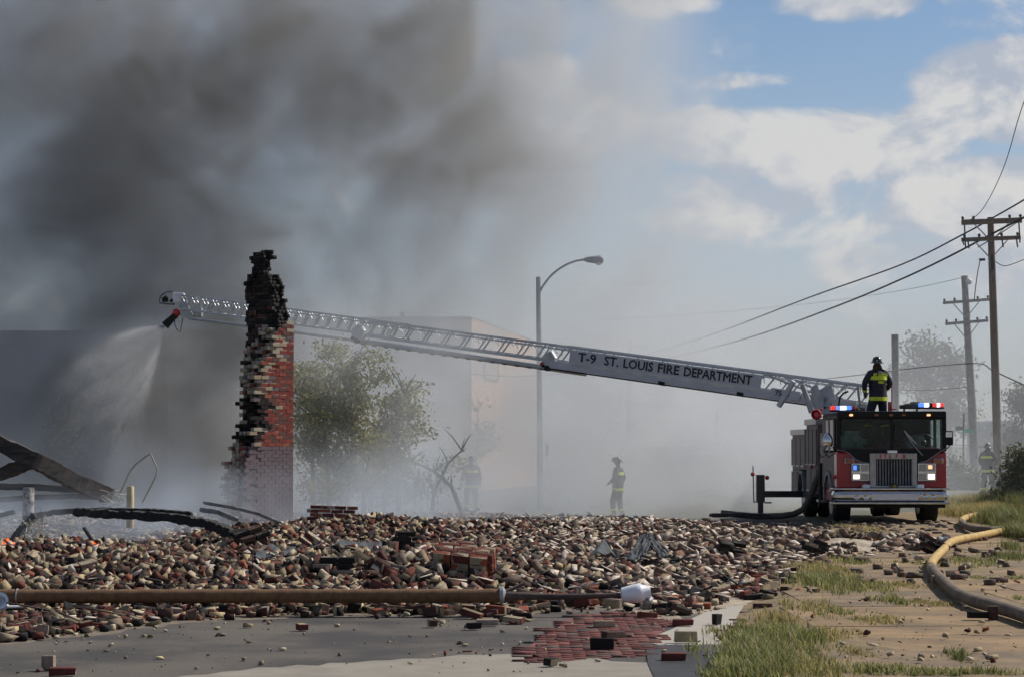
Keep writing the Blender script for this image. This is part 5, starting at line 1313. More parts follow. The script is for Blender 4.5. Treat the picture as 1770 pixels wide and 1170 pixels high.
# heel frame
mb = MB()
for w_ in (-.475, .475):
    mb.bar(LP(-.72, w_, .45), LP(-.85, w_, -.05), .05, .05); mb.bar(LP(1.7, w_, .44), LP(.0, w_, .06), .05, .05); mb.bar(LP(-.1, w_, .44), LP(.25, w_, .06), .045, .045)
mb.build('heel_frame', 'steelwhite', truck)
# waterway under the ladder
mb = MB(); mb.tube([LP(tm0 + .2, -.22, -.15), LP(tm1 + .1, -.22, -.12)], .07, 12); wp = mb.build('water_pipe', 'steelwhite', truck, smooth=True)
mb = MB(); mb.tube([LP(tf0 + .2, -.20, -.12), LP(tf1 - .3, -.20, -.14)], .045, 12); wp = mb.build('water_pipe', 'galv', truck, smooth=True)
for i in range(16):
    t_ = tb1 + (tm1 - tb1) * (i + .5) / 16; mb = MB(); mb.bar(LP(t_, -.30, -.20), LP(t_ + .12, -.30, -.2), .03, .025, up=eu); mb.build('pipe_clip', 'under', truck)
# tip: guard loop, box, nozzle
mb = MB(); mb.tube([P(u, v, 65) for u, v in ((300, 504), (288, 505), (280, 510), (276, 517), (276, 524), (292, 526), (302, 526))], .025, 7); mb.build('tip_guard', 'greysteel', truck, smooth=True)
mb = MB(); mb.px(298, 506, 317, 524, 64.8, .4); mb.build('tip_box', 'plate', truck, bevel=.02)
mb = MB(); mb.prism([P(u, v, 64.7) for u, v in ((317, 508), (322, 516), (326, 530), (334, 545), (326, 551), (312, 546), (309, 530))], (0, .08, 0)); mb.px(318, 532, 348, 547, 64.9, .4); mb.build('tip_bracket', 'galv', truck, bevel=.01)
mb = MB(); mb.px(280, 514, 290, 522, 64.9, .15); mb.ball(P(286, 514, 64.8), .05, 5); mb.ball(P(296, 520, 64.8), .05, 5); mb.build('tip_lights', 'under', truck)
mb = MB(); mb.ball(P(305, 541, 64.8), .12, 7); mb.build('nozzle_joint', 'redglow', truck, smooth=True)
mb = MB(); mb.tube([P(304, 544, 64.8), P(298, 550, 64.8), P(292, 556, 64.8), P(285, 563, 64.8)], [.10, .09, .11, .12], 12); mb.build('nozzle', 'under', truck, smooth=True)
mb = MB(); mb.tube([P(u, v, 64.9) for u, v in ((302, 552), (302, 562), (306, 570), (312, 574), (314, 560), (316, 550))], .012, 5); mb.build('cable', 'under', truck, smooth=True)
# water spray from the nozzle: fine droplets along falling arcs
r_ = np.random.default_rng(4); n = 9000
s_ = r_.random(n) ** 1.9; 
N0 = P(285, 563, 64.8)
v0x = -.7 - 3.5 * r_.beta(1.4, 1.3, n); v0z = -1.5 + (-.9 - v0x) * .49 + r_.normal(0, .10, n)
tt = s_ * 1.15
px_ = N0.x + v0x * tt + r_.normal(0, .06, n) * tt; pz_ = N0.z + v0z * tt - 3.0 * tt ** 2; py_ = N0.y + r_.normal(0, .35, n) * tt + .8 * tt
sz = r_.uniform(.006, .018, n) * (1 + .3 * tt) * .5
T4 = np.array([(1, 1, 1), (1, -1, -1), (-1, 1, -1), (-1, -1, 1)]) * .5
ok_ = pz_ > .3
C4 = np.stack([px_, py_, pz_], 1)[ok_]; V = (C4[:, None, :] + T4[None] * sz[ok_][:, None, None] * np.array((1, 1, 1.6))).reshape(-1, 3)
Fq = (np.array([(0, 1, 2), (0, 3, 1), (0, 2, 3), (1, 3, 2)])[None] + (np.arange(len(C4)) * 4)[:, None, None]).reshape(-1, 3)
o = quads_mesh('water_spray', V, Fq, None, 'spray'); tag(o, kind='stuff', label='fan of white water spraying down left from the nozzle at the ladder tip')

# ================================================================ firefighters
def person(name_label, loc, yaw, J, rads, scale=1.0, bands=True, back_text=False, hm='helmet', lean=0.0):
    """J: joints in a local frame (x right, y forward, z up). One skinned body; coat, bands, helmet as children"""
    rt = root('person', loc, name_label, 'person')
    R = Euler((0, 0, yaw)).to_matrix()
    W = lambda p: Vector(loc) + R @ (Vector(p) * scale)
    names = list(J); E = []
    def link(*ns):
        for a, b in zip(ns, ns[1:]): E.append((names.index(a), names.index(b)))
    link('pelvis', 'waist', 'chest', 'neck', 'head', 'crown')
    link('chest', 'shL', 'elL', 'haL', 'fiL'); link('chest', 'shR', 'elR', 'haR', 'fiR')
    link('pelvis', 'hiL', 'knL', 'anL', 'toL'); link('pelvis', 'hiR', 'knR', 'anR', 'toR')
    me = bpy.data.meshes.new('body'); me.from_pydata([Vector(J[k]) * scale for k in names], E, [])
    o = bpy.data.objects.new('body', me); COL.objects.link(o)
    sk = o.modifiers.new('skin', 'SKIN'); ss = o.modifiers.new('sub', 'SUBSURF'); ss.levels = 2; ss.render_levels = 2
    if not me.skin_vertices: bpy.context.view_layer.objects.active = o
    for i, k in enumerate(names):
        rr = rads[k]; rr = rr if isinstance(rr, tuple) else (rr, rr)
        me.skin_vertices[0].data[i].radius = (rr[0] * scale, rr[1] * scale); me.skin_vertices[0].data[i].use_root = (k == 'pelvis')
    dg = bpy.context.evaluated_depsgraph_get(); dg.update()
    m2 = bpy.data.meshes.new_from_object(o.evaluated_get(dg)); m2.name = 'body'
    COL.objects.unlink(o); bpy.data.objects.remove(o)
    for k in ('coat', 'skin', 'glove', 'helmet'): m2.materials.append(M[k])
    neckz = (J['neck'][2] + .02) * scale; hL = Vector(J['haL']) * scale; hR = Vector(J['haR']) * scale
    for p in m2.polygons:
        c = p.center; p.use_smooth = True
        d_ = min((c - hL).length, (c - hR).length)
        p.material_index = 1 if c.z > neckz and (c - Vector(J['head']) * scale).length < .22 * scale else (2 if d_ < .085 * scale else (3 if c.z < .13 * scale + min(J['anL'][2], J['anR'][2]) * 0 else 0))
    b = bpy.data.objects.new('body', m2); COL.objects.link(b); b.parent = rt; b.rotation_euler = (0, 0, yaw)
    # flared turnout coat with reflective bands
    pv, wa, ch = Vector(J['pelvis']), Vector(J['waist']), Vector(J['chest'])
    prof = [(pv + Vector((0, 0, -.16)), .215, .165), (pv + Vector((0, 0, -.02)), .215, .165), (wa, .205, .15), (wa.lerp(ch, .5), .225, .155), (ch, .235, .15), (ch + Vector((0, 0, .10)), .20, .125), (Vector(J['neck']) + Vector((0, 0, -.02)), .10, .095)]
    def ringset(m, pr, grow=0.0, n=20):
        vs = []
        for (c, rx, ry) in pr:
            for j in range(n):
                t = 2 * math.pi * j / n; fold = 1 + .05 * math.sin(t * 5 + c.z * 11) + .025 * math.sin(t * 9 - c.z * 23)
                vs.append(W(c + Vector(((rx * fold + grow) * math.cos(t), (ry * fold + grow) * math.sin(t), 0))))
        k = len(pr); fs = [(i * n + j, i * n + (j + 1) % n, (i + 1) * n + (j + 1) % n, (i + 1) * n + j) for i in range(k - 1) for j in range(n)]
        m.add(vs, fs)
    mb = MB(); ringset(mb, prof); ct = mb.build('coat', 'coat', rt, smooth=True)
    def at_(f0, f1):
        def li(f):
            x_ = f * (len(prof) - 1); i = min(int(x_), len(prof) - 2); k = x_ - i; a, b_ = prof[i], prof[i + 1]
            return (a[0].lerp(b_[0], k), a[1] + (b_[1] - a[1]) * k, a[2] + (b_[2] - a[2]) * k)
        return [li(f0), li((f0 + f1) / 2), li(f1)]
    if bands:
        for f0, f1 in ((.03, .135), (.57, .70)):
            mb = MB(); ringset(mb, at_(f0, f1), .006); mb.build('band', 'hi', rt, smooth=True)
        for s_ in 'LR':
            e_, h_ = Vector(J['el' + s_]), Vector(J['ha' + s_]); q = e_.lerp(h_, .72); d_ = (h_ - e_).normalized()
            mb = MB(); mb.tube([W(q - d_ * .025), W(q + d_ * .025)], .058 * scale, 12, caps=False); mb.build('sleeve_band', 'hi', rt)
            k_, a_ = Vector(J['kn' + s_]), Vector(J['an' + s_]); q = k_.lerp(a_, .62); d_ = (a_ - k_).normalized()
            mb = MB(); mb.tube([W(q - d_ * .025), W(q + d_ * .025)], (rads['kn' + s_] if not isinstance(rads['kn' + s_], tuple) else rads['kn' + s_][0]) * 1.0 * scale, 12, caps=False); mb.build('trouser_band', 'hi', rt)
    if back_text:
        c = ch + Vector((0, -.152, .045)); Mx = Matrix.Translation(W(c)) @ R.to_4x4() @ Euler((rad(82), 0, 0)).to_matrix().to_4x4()
        text_mesh('lettering', 'ST. LOUIS', .085, Mx, 'hi', rt, bold=.006)
        c = ch + Vector((0, -.166, -.125)); Mx = Matrix.Translation(W(c)) @ R.to_4x4() @ Euler((rad(90), 0, 0)).to_matrix().to_4x4()
        text_mesh('lettering', 'FIRE', .075, Mx, 'hi', rt, bold=.006)
    # helmet: dome, long rear brim, front shield
    hd_ = Vector(J['head']) + Vector((0, .01, .05)); mb = MB(); vs = []; n = 20
    pr = [(.0, 1.5), (.012, 1.42), (.02, 1.05), (.06, 1.0), (.10, .86), (.135, .6), (.15, .2)]
    for (h_, k_) in pr:
        for j in range(n):
            t = 2 * math.pi * j / n; rx, ry = .105 * k_, .125 * k_
            yy = math.sin(t) * ry
            if k_ > 1.2 and yy < 0: yy *= 1.28
            vs.append(W(hd_ + Vector((math.cos(t) * rx, yy, h_ - (.03 * max(0, -math.sin(t)) if k_ > 1.2 else 0)))))
    fs = [(i * n + j, i * n + (j + 1) % n, (i + 1) * n + (j + 1) % n, (i + 1) * n + j) for i in range(len(pr) - 1) for j in range(n)] + [tuple(range(n))[::-1], tuple((len(pr) - 1) * n + j for j in range(n))]
    mb.add(vs, fs); he = mb.build('helmet', hm, rt, smooth=True); ORG[he.name] = ORG[rt.name]
    mb = MB()
    for t in range(0, 360, 60):
        q = hd_ + Vector((math.cos(rad(t)) * .104, math.sin(rad(t)) * .124, .045)); mb.ball(W(q), .018 * scale, 4)
    mb.build('helmet_marker', 'helmetmark', he)
    mb = MB(); mb.bar(W(hd_ + Vector((0, .135, .02))), W(hd_ + Vector((0, .12, .13))), .07 * scale, .012 * scale); mb.build('helmet_shield', 'helmetmark', he)
    # hands: palm with separate fingers
    for s_ in 'LR':
        h_, f_ = Vector(J['ha' + s_]), Vector(J['fi' + s_]); d_ = (f_ - h_).normalized(); sd = d_.cross(Vector((0, 1, .2))).normalized(); nn = d_.cross(sd)
        mb = MB()
        for q, ln in ((-.033, .07), (-.011, .085), (.011, .08), (.033, .06)):
            a = h_ + d_ * .05 + sd * q; mb.tube([W(a), W(a + d_ * ln * .5 + nn * .008), W(a + d_ * ln + nn * .03)], [.012 * scale, .011 * scale, .008 * scale], 6)
        a = h_ + d_ * .01 + sd * .04; mb.tube([W(a), W(a + d_ * .03 + sd * .02), W(a + d_ * .06 + sd * .018 + nn * .015)], [.014 * scale, .012 * scale, .009 * scale], 6)
        mb.build('fingers', 'glove', rt, smooth=True)
    return rt, W
RADS = dict(pelvis=(.17, .13), waist=(.16, .12), chest=(.18, .12), neck=.065, head=(.085, .10), crown=(.06, .07), shL=.095, shR=.095, elL=.075, elR=.075, haL=.048, haR=.048, fiL=.03, fiR=.03,
            hiL=.125, hiR=.125, knL=.095, knR=.095, anL=.075, anR=.075, toL=(.055, .05), toR=(.055, .05))
def pose(**k):
    J = dict(pelvis=(0, 0, .95), waist=(0, 0, 1.12), chest=(0, 0, 1.36), neck=(0, .01, 1.52), head=(0, .02, 1.64), crown=(0, .02, 1.74),
             shL=(-.20, 0, 1.44), elL=(-.30, -.02, 1.18), haL=(-.30, .10, .95), fiL=(-.30, .13, .87), shR=(.20, 0, 1.44), elR=(.30, -.02, 1.18), haR=(.30, .10, .95), fiR=(.30, .13, .87),
             hiL=(-.11, 0, .86), knL=(-.15, .03, .48), anL=(-.18, -.02, .09), toL=(-.19, .14, .05), hiR=(.11, 0, .86), knR=(.15, .03, .48), anR=(.18, -.02, .09), toR=(.19, .14, .05))
    J.update(k); return J
# on the engine's deck, back to the camera, elbow out, right hand on the control post
pw = P(1518, 770, 53.2)
person('firefighter in dark turnout coat with lime bands standing on the engine roof, back turned', (pw.x, 53.2, 1.97), rad(18),
       pose(elL=(-.36, -.03, 1.2), haL=(-.30, .06, 1.0), fiL=(-.28, .08, .92), elR=(.33, .0, 1.2), haR=(.30, .22, 1.06), fiR=(.29, .29, 1.04), knL=(-.2, .03, .48), anL=(-.27, -.02, .09), toL=(-.29, .13, .05)), RADS, scale=1.0, back_text=True)
# walking in the smoke, turned a little to the left
pw = G(1068, 770 + 2.09 * S(67), 0) if False else Vector(((1068 - 885) / S(67), 67, gz(3.0, 67)))
person('firefighter walking through the smoke beyond the rubble, right of the street lamp', tuple(pw), rad(70),
       pose(knL=(-.12, .14, .50), anL=(-.13, .08, .10), toL=(-.13, .22, .06), knR=(.12, .0, .48), anR=(.12, -.10, .10), toR=(.12, .04, .05), elL=(-.29, .03, 1.18), haL=(-.22, .2, 1.05), fiL=(-.2, .27, 1.03), elR=(.29, -.1, 1.2), haR=(.29, .02, .98), fiR=(.28, .06, .9)), RADS, scale=.965)
# almost lost in the smoke
pw = Vector(((815 - 885) / S(72), 72, -.34))
person('dim firefighter silhouette almost lost in smoke right of the young trees', tuple(pw), rad(20), pose(), RADS, scale=.97)
# beside the utility pole
pw = Vector(((1706 - 885) / S(80), 80, .02))
person('firefighter with lime bands half hidden behind the wooden utility pole at right', tuple(pw), rad(-30),
       pose(elR=(.32, -.05, 1.2), haR=(.22, .16, 1.02), fiR=(.16, .22, 1.0), elL=(-.3, .05, 1.18), haL=(-.2, .2, 1.0), fiL=(-.14, .25, 1.0)), RADS, scale=1.0)

# ================================================================ street lamp, utility poles, cables
LYs = 75.0
lp = root('street_lamp', (P(934, 770, LYs).x, LYs, -.34), 'tall grey street lamp with a curved arm rising out of the smoke', 'street lamp')
q0 = Vector((P(934, 770, LYs).x, LYs, -.34))
mb = MB(); mb.tube([q0, P(933, 700, LYs), P(930.5, 481, LYs)], [.11, .095, .075], 12); mb.build('pole', 'galv', lp, smooth=True)
mb = MB(); mb.lathe(P(930.5, 481, LYs), (0, 0, 1), [(0, .08), (.03, .08), (.05, .03)], 12); mb.build('cap', 'galv', lp, smooth=True)
mb = MB(); mb.tube([P(u, v, LYs) for u, v in ((933, 505), (937, 497), (944, 487), (953, 476), (965, 466), (980, 457), (996, 451), (1012, 449))], .035, 8); mb.build('arm', 'galv', lp, smooth=True)
mb = MB(); a = P(1009, 449, LYs); mb.lathe(a, (1, 0, -.02), [(0, .04), (.10, .09), (.35, .12), (.52, .15), (.62, .11), (.65, .03)], 14); mb.build('lamp_head', 'steelwhite', lp, smooth=True)
mb = MB(); mb.ball(P(1035, 454, LYs), .12, 7, sc3=(1, 1, .8)); mb.build('lamp_lens', 'plate', lp, smooth=True)
mb = MB(); mb.px(943, 768, 948, 788, LYs, .1); mb.build('meter_box', 'greysteel', lp)
def upole(label, pts, rr, Y, arms, mtl, g=None, transformer=False):
    b_ = P(*pts[0], Y); rt = root('utility_pole', b_, label, 'utility pole', g)
    mb = MB(); mb.tube([b_ - Vector((0, 0, .4))] + [P(u, v, Y) for u, v in pts[1:]], rr, 12); mb.build('shaft', mtl, rt, smooth=True)
    for (u0, v0, u1, v1, th, ins) in arms:
        mb = MB(); a, b = P(u0, v0, Y - .22), P(u1, v1, Y - .18); mb.bar(a, b, .10, th); mb_o = mb.build('crossarm', mtl, rt); ORG[mb_o.name] = ORG[rt.name]
        for f in ins:
            q = a.lerp(b, f); mb = MB(); mb.lathe(q + Vector((0, 0, th / 2)), (0, 0, 1), [(0, .03), (.05, .055), (.10, .055), (.13, .025)], 8); mb.build('insulator', 'insul', mb_o, smooth=True)
        c_ = a.lerp(b, .5)
        for f in (.22, .78):
            mb = MB(); mb.bar(a.lerp(b, f) + Vector((0, 0, -th / 2)), Vector((c_.x, Y - .15, c_.z - .75)), .03, .04); mb.build('brace', 'galv', rt)
    return rt
PA = 86.0
r1 = upole('tall weathered wooden utility pole with double crossarms at the right edge', [(1727, 850), (1722, 700), (1716, 500), (1712, 376)], [.17, .16, .14, .12, .11], PA,
      [(1662, 385, 1766, 381, .20, (.02, .2, .8, .98)), (1662, 415, 1764, 411, .15, (.05, .3, .68, .95))], 'wood')
for u, v0, v1 in ((1667, 388, 430), (1664, 416, 424), (1673, 416, 430), (1761, 384, 420), (1732, 414, 428), (1757, 414, 428)):
    mb = MB(); mb.tube([P(u, v0, PA - .3), P(u + 2, v1, PA - .3)], .03, 5); mb.build('hanging_insulator', 'insul', r1)
mb = MB(); mb.tube([P(u, v, PA - .3) for u, v in ((1700, 448), (1694, 452), (1690, 470), (1686, 500), (1684, 520))], .018, 5); mb.build('drop_wire', 'insul', r1)
mb = MB(); mb.px(1712, 440, 1718, 466, PA - .3, .15); mb.build('fuse_box', 'insul', r1)
mb = MB(); mb.px(1693, 447, 1703, 451, PA - .35, .1); mb.build('cutout', 'insul', r1)
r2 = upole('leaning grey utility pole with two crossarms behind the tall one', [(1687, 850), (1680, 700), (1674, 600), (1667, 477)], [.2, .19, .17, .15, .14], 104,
      [(1630, 524, 1710, 518, .13, (.03, .25, .75, .97)), (1634, 560, 1708, 554, .13, (.03, .25, .75, .97))], 'wood2')
mb = MB(); mb.ball(P(1675, 487, 103.5), .14, 6); mb.build('lamp', 'plate', r2, smooth=True)
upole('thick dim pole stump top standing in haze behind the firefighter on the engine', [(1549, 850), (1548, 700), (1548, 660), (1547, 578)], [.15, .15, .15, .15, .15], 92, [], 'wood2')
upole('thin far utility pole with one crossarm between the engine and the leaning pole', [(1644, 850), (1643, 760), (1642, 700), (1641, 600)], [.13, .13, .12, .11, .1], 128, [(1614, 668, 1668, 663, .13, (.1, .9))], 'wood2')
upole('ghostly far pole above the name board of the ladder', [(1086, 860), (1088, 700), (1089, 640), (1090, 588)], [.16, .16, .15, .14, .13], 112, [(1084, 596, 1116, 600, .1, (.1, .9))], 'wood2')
upole('faint stubby pole on the roofline left of the peach building', [(696, 560), (696, 552), (696, 547), (696, 540)], [.14, .14, .14, .14, .14], 108, [], 'wood2')
def cable(label, pts, r0, grp=None):
    P_ = [P(*p) for p in pts]; out_ = []
    for i in range(len(P_) - 1):
        p0, p1, p2, p3 = P_[max(i - 1, 0)], P_[i], P_[i + 1], P_[min(i + 2, len(P_) - 1)]
        for k in range(6):
            t = k / 6; out_.append(.5 * ((2 * p1) + (p2 - p0) * t + (2 * p0 - 5 * p1 + 4 * p2 - p3) * t * t + (3 * p1 - p0 - 3 * p2 + p3) * t ** 3))
    out_.append(P_[-1]); mb = MB(); mb.tube(out_, r0, 6); o = mb.build('overhead_cable', 'wire', org=P_[0], smooth=True); return tag(o, label, 'cable', grp)
g = 'cables strung between the utility poles'
cable('upper heavy black cable sweeping up from behind the ladder to the tall pole', [(1080, 624, 118), (1118, 613, 115), (1240, 575, 108), (1400, 514, 98), (1560, 457, 92), (1662, 407, 88), (1716, 377, 86), (1770, 346, 82), (1830, 308, 78)], .030, g)
cable('lower twisted black cable running under the upper one to the tall pole', [(1110, 631, 118), (1150, 621, 115), (1300, 582, 106), (1450, 528, 97), (1560, 482, 92), (1640, 444, 88), (1716, 404, 85.8), (1770, 376, 82), (1830, 344, 78)], .036, g)
cable('thin cable under the crossarm going out right', [(1690, 428, 86), (1720, 410, 85.8), (1770, 377, 82), (1830, 340, 78)], .02, g)
cable('thin steep wire coming down from the top right corner', [(1780, 150, 70), (1762, 200, 72), (1735, 290, 76), (1700, 360, 84), (1672, 384, 86)], .014, g)
cable('faint wire sagging left from the leaning pole top', [(1665, 480, 104), (1560, 502, 110), (1400, 525, 118), (1200, 543, 128), (1040, 552, 135)], .012, g)
cable('faint level wire crossing behind the firefighter on the engine', [(1380, 660, 100), (1500, 646, 100), (1600, 634, 100), (1690, 628, 100), (1716, 640, 90), (1770, 665, 84)], .024, g)
cable('faint lower wire behind the firefighter on the engine', [(1440, 668, 110), (1500, 672, 110), (1600, 674, 108), (1680, 668, 104)], .02, g)
cable('dim wire pair hanging in front of the peach building', [(814, 646, 100), (880, 650, 98), (940, 648, 96), (1000, 642, 92)], .025, g)
cable('thin wire leaving the tall pole low on the right', [(1720, 452, 86), (1735, 460, 86), (1755, 455, 86), (1790, 440, 86)], .016, g)
cable('low wire behind the two poles by the shed', [(1630, 768, 112), (1700, 770, 112), (1790, 771, 112)], .022, g)
# street sign
ss_ = root('street_sign', P(1664, 850, 96), 'green street name sign on a thin post beside the leaning pole', 'street sign')
mb = MB(); mb.tube([P(1664, 856, 96), P(1666, 714, 96)], .035, 8); mb.build('post', 'greysteel', ss_)
mb = MB(); mb.px(1668, 741, 1682, 747.5, 95.9, .03); mb.build('sign_plate', mat('street sign face', (.10, .50, .36), .5, var=.05), ss_)
mb = MB(); mb.bar(P(1652, 740, 97.2), P(1666, 739.5, 96.1), .03, .17); mb.build('sign_plate', 'signgreen', ss_)

# ================================================================ buildings in the haze
b1 = root('building', (-4, 105, -.4), 'tall block beyond the smoke with a grey front and a sunlit peach side', 'building')
c0 = Vector((P(815, 770, 105).x, 105, -.5)); zt = P(815, 548, 105).z
c1 = Vector((1.5, 131, -.5)); dl_ = Vector((-17, 2.0, 0))
def wallquad(m, p, q, z0, z1, th, zq=None):
    n_ = (q - p).cross(Vector((0, 0, 1))).normalized() * th
    zq = z1 if zq is None else zq
    vs = [Vector((p.x, p.y, z0)), Vector((q.x, q.y, z0)), Vector((q.x, q.y, zq)), Vector((p.x, p.y, z1))]
    m.prism(vs, -n_)
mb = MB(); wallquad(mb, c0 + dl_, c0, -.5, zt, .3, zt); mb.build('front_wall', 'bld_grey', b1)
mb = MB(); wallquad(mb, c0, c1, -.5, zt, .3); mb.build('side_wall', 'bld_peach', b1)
mb = MB(); mb.prism([c0 + dl_ + Vector((0, 0, zt + .45)), c0 + Vector((0, 0, zt + .45)), c1 + Vector((0, 0, zt + .45)), c1 + dl_ + Vector((0, 0, zt + .45))], (0, 0, .08)); mb.build('roof', 'roof', b1)
dd = (c1 - c0).normalized(); nn = Vector((dd.y, -dd.x, 0))
for (s0, s1, z0, z1) in ((4.0, 8.6, 5.0, 5.9),):
    a = c0 + dd * s0 + nn * .02; b = c0 + dd * s1 + nn * .02
    mb = MB()
    for e0, e1, f0, f1 in ((s0, s1, z0 - .1, z0), (s0, s1, z1, z1 + .1), (s0 - .15, s0, z0 - .1, z1 + .1), (s1, s1 + .15, z0 - .1, z1 + .1)):
        p, q = c0 + dd * e0, c0 + dd * e1; mb.prism([Vector((p.x, p.y, f0)), Vector((q.x, q.y, f0)), Vector((q.x, q.y, f1)), Vector((p.x, p.y, f1))], nn * .08)
    fr_ = mb.build('window', 'roof', b1); ORG[fr_.name] = ORG[b1.name]
    mb = MB(); mb.prism([Vector((a.x, a.y, z0)), Vector((b.x, b.y, z0)), Vector((b.x, b.y, z1)), Vector((a.x, a.y, z1))], nn * .01); mb.build('pane', mat('bricked pane', (.46, .30, .2), .8), fr_)
b2 = root('building', (-20, 100, -.4), 'long low dark warehouse roofline behind the smoke at the far left', 'building')
zt2 = P(100, 580, 100).z; xa, xb = P(-120, 770, 100).x, P(396, 770, 100).x
mb = MB(); mb.box(xa, xb, 100, 110, -.5, zt2); mb.build('wall', 'bld_dark', b2)
mb = MB(); mb.box(xa - .2, xb + .2, 99.7, 110.2, zt2, zt2 + .2); mb.build('roof', 'roof', b2)
b3 = root('building', (P(1725, 770, 135).x, 135, -.3), 'pale low shed with a grey roof behind the poles at right', 'building')
s5 = lambda u, v: P(u, v, 135)
mb = MB(); mb.box(s5(1705, 0).x, s5(1765, 0).x, 135, 142, -.5, s5(0, 752).z); mb.build('wall', 'shed', b3)
mb = MB(); mb.prism([s5(1700, 752), s5(1768, 752), s5(1752, 727), s5(1712, 727)], (0, 7, 0)); mb.build('roof', mat('shed roof', (.38, .39, .38), .7), b3)
mb = MB(); mb.px(1237, 712, 1241, 722, 90, .1); mb.tube([P(1239, 722, 90.05), P(1239, 850, 90.05)], .02, 6); o = mb.build('marker_post', mat('yellow plate', (.6, .5, .2), .6), org=P(1239, 850, 90)); tag(o, 'small pale yellow plate on a thin post glimpsed under the name board', 'sign')

# ================================================================ vegetation
def leaves(name, blobs, n, size, colr, parent, seed=1, org=None):
    """leaf sized quads spread through blobs (centre, rx, ry, rz, weight)"""
    g_ = np.random.default_rng(seed); wts = np.array([b[4] for b in blobs]); wts = wts / wts.sum(); id_ = g_.choice(len(blobs), n, p=wts)
    B = np.array([(b[0][0], b[0][1], b[0][2], b[1], b[2], b[3]) for b in blobs])[id_]
    d_ = g_.normal(0, 1, (n, 3)); d_ /= np.linalg.norm(d_, axis=1)[:, None]; rr = g_.random(n) ** .45
    # sprays: pull leaves to a few thousand twig points for clumps and gaps
    Cn = B[:, :3] + d_ * B[:, 3:] * rr[:, None]
    nt_ = max(20, n // 30); tw = Cn[g_.integers(0, n, nt_)]; pick = g_.integers(0, nt_, n); sp = size * 3.2
    Cn = tw[pick] + g_.normal(0, 1, (n, 3)) * np.array((sp, sp, sp * .6))
    a = g_.normal(0, 1, (n, 3)); a /= np.linalg.norm(a, axis=1)[:, None]; b = np.cross(a, g_.normal(0, 1, (n, 3))); b /= np.linalg.norm(b, axis=1)[:, None]
    s_ = size * g_.uniform(.6, 1.3, (n, 1)); A_ = a * s_; B_ = b * s_ * .45
    V = np.stack([Cn - A_, Cn - B_, Cn + A_, Cn + B_], 1).reshape(-1, 3); 
    if parent is not None: V = V - np.array(ORG[parent.name])
    cl = np.array(colr)[g_.integers(0, len(colr), nt_)][pick] * g_.uniform(.7, 1.25, (n, 1))
    o = quads_mesh(name, V, np.arange(n * 4).reshape(-1, 4), cl, 'leaf', parent); return o
GREEN = [(.13, .14, .03), (.18, .18, .045), (.25, .235, .075), (.09, .10, .022), (.31, .29, .12)]
DULL = [(.07, .085, .03), (.10, .11, .045), (.05, .065, .025)]
def tree(label, base_uv, Y, trunks, blobs_px, n, size, colr, seed, z0=None, name='tree'):
    b_ = P(base_uv[0], base_uv[1], Y); zb = gz(b_.x, Y) if z0 is None else z0; b_ = Vector((b_.x, Y, zb)); rt = root(name, b_, label, 'tree'); r = random.Random(seed); k = S(Y)
    for tr in trunks:
        pts = [P(u, v, Y + r.uniform(-.4, .4)) for u, v in tr]; pts[0].z = zb - .1; pts[0].y = Y
        mb = MB(); mb.tube(pts, [.07 * (1 - .75 * i / (len(pts) - 1)) for i in range(len(pts))], 7)
        for i in range(1, len(pts)):
            for _ in range(3):
                q = pts[i]; e = q + Vector((r.uniform(-.5, .5), r.uniform(-.5, .5), r.uniform(.15, .7))); mb.tube([q, q.lerp(e, .5) + Vector((0, 0, .05)), e], [.025, .015, .006], 5)
        mb.build('trunk', 'bark', rt, smooth=True)
    bl = [((P(u, v, Y).x, Y + r.uniform(-.7, .7), P(u, v, Y).z), ru / k, max(ru, rv) / k * .9, rv / k, ru * rv) for (u, v, ru, rv) in blobs_px]
    leaves('crown', bl, n, size, colr, rt, seed)
    return rt
tree('bushy olive green tree right behind the burnt wall, the biggest crown in the smoke', (575, 880), 55, [[(570, 880), (565, 800), (560, 720), (575, 640)], [(600, 880), (605, 790), (620, 700), (610, 630)], [(545, 880), (540, 800), (545, 720)]],
     [(545, 655, 34, 38), (600, 640, 34, 34), (575, 610, 22, 16), (528, 700, 22, 60), (570, 710, 48, 42), (620, 690, 34, 40), (600, 745, 50, 30), (545, 760, 34, 50), (648, 622, 14, 12), (660, 650, 12, 16), (520, 640, 12, 14), (610, 800, 46, 34), (550, 830, 34, 26), (640, 770, 28, 26)], 13500, .055, GREEN, 3)
tree('slim yellow green sapling with its own crown right of the bushy tree', (672, 880), 57, [[(662, 880), (668, 800), (690, 730), (700, 680)], [(640, 880), (648, 790), (652, 740)]],
     [(703, 676, 24, 20), (682, 700, 20, 22), (700, 715, 30, 18), (722, 738, 24, 12), (664, 745, 30, 26), (690, 760, 26, 22), (650, 790, 24, 30), (735, 750, 12, 8), (680, 800, 30, 26)], 5200, .055, GREEN, 5)
tree('thin drooping shrub with sparse leaves in the smoke left of the dim firefighter', (770, 885), 60, [[(806, 885), (780, 840), (752, 815), (712, 795)], [(745, 885), (750, 850), (775, 800), (798, 778)], [(690, 885), (688, 840), (694, 790)]],
     [(775, 800, 24, 18), (745, 830, 34, 26), (650, 800, 28, 30), (650, 850, 30, 20), (600, 840, 40, 22), (700, 850, 40, 22)], 1700, .05, GREEN, 7, name='shrub')
tree('low tangle of pale scrub between the two young trees, deep in white smoke', (630, 885), 54, [[(630, 885), (628, 840), (636, 800)], [(590, 885), (592, 840), (584, 812)]],
     [(620, 830, 50, 26), (570, 850, 40, 24), (670, 845, 36, 24), (720, 840, 24, 20)], 3000, .05, GREEN, 19, name='shrub')
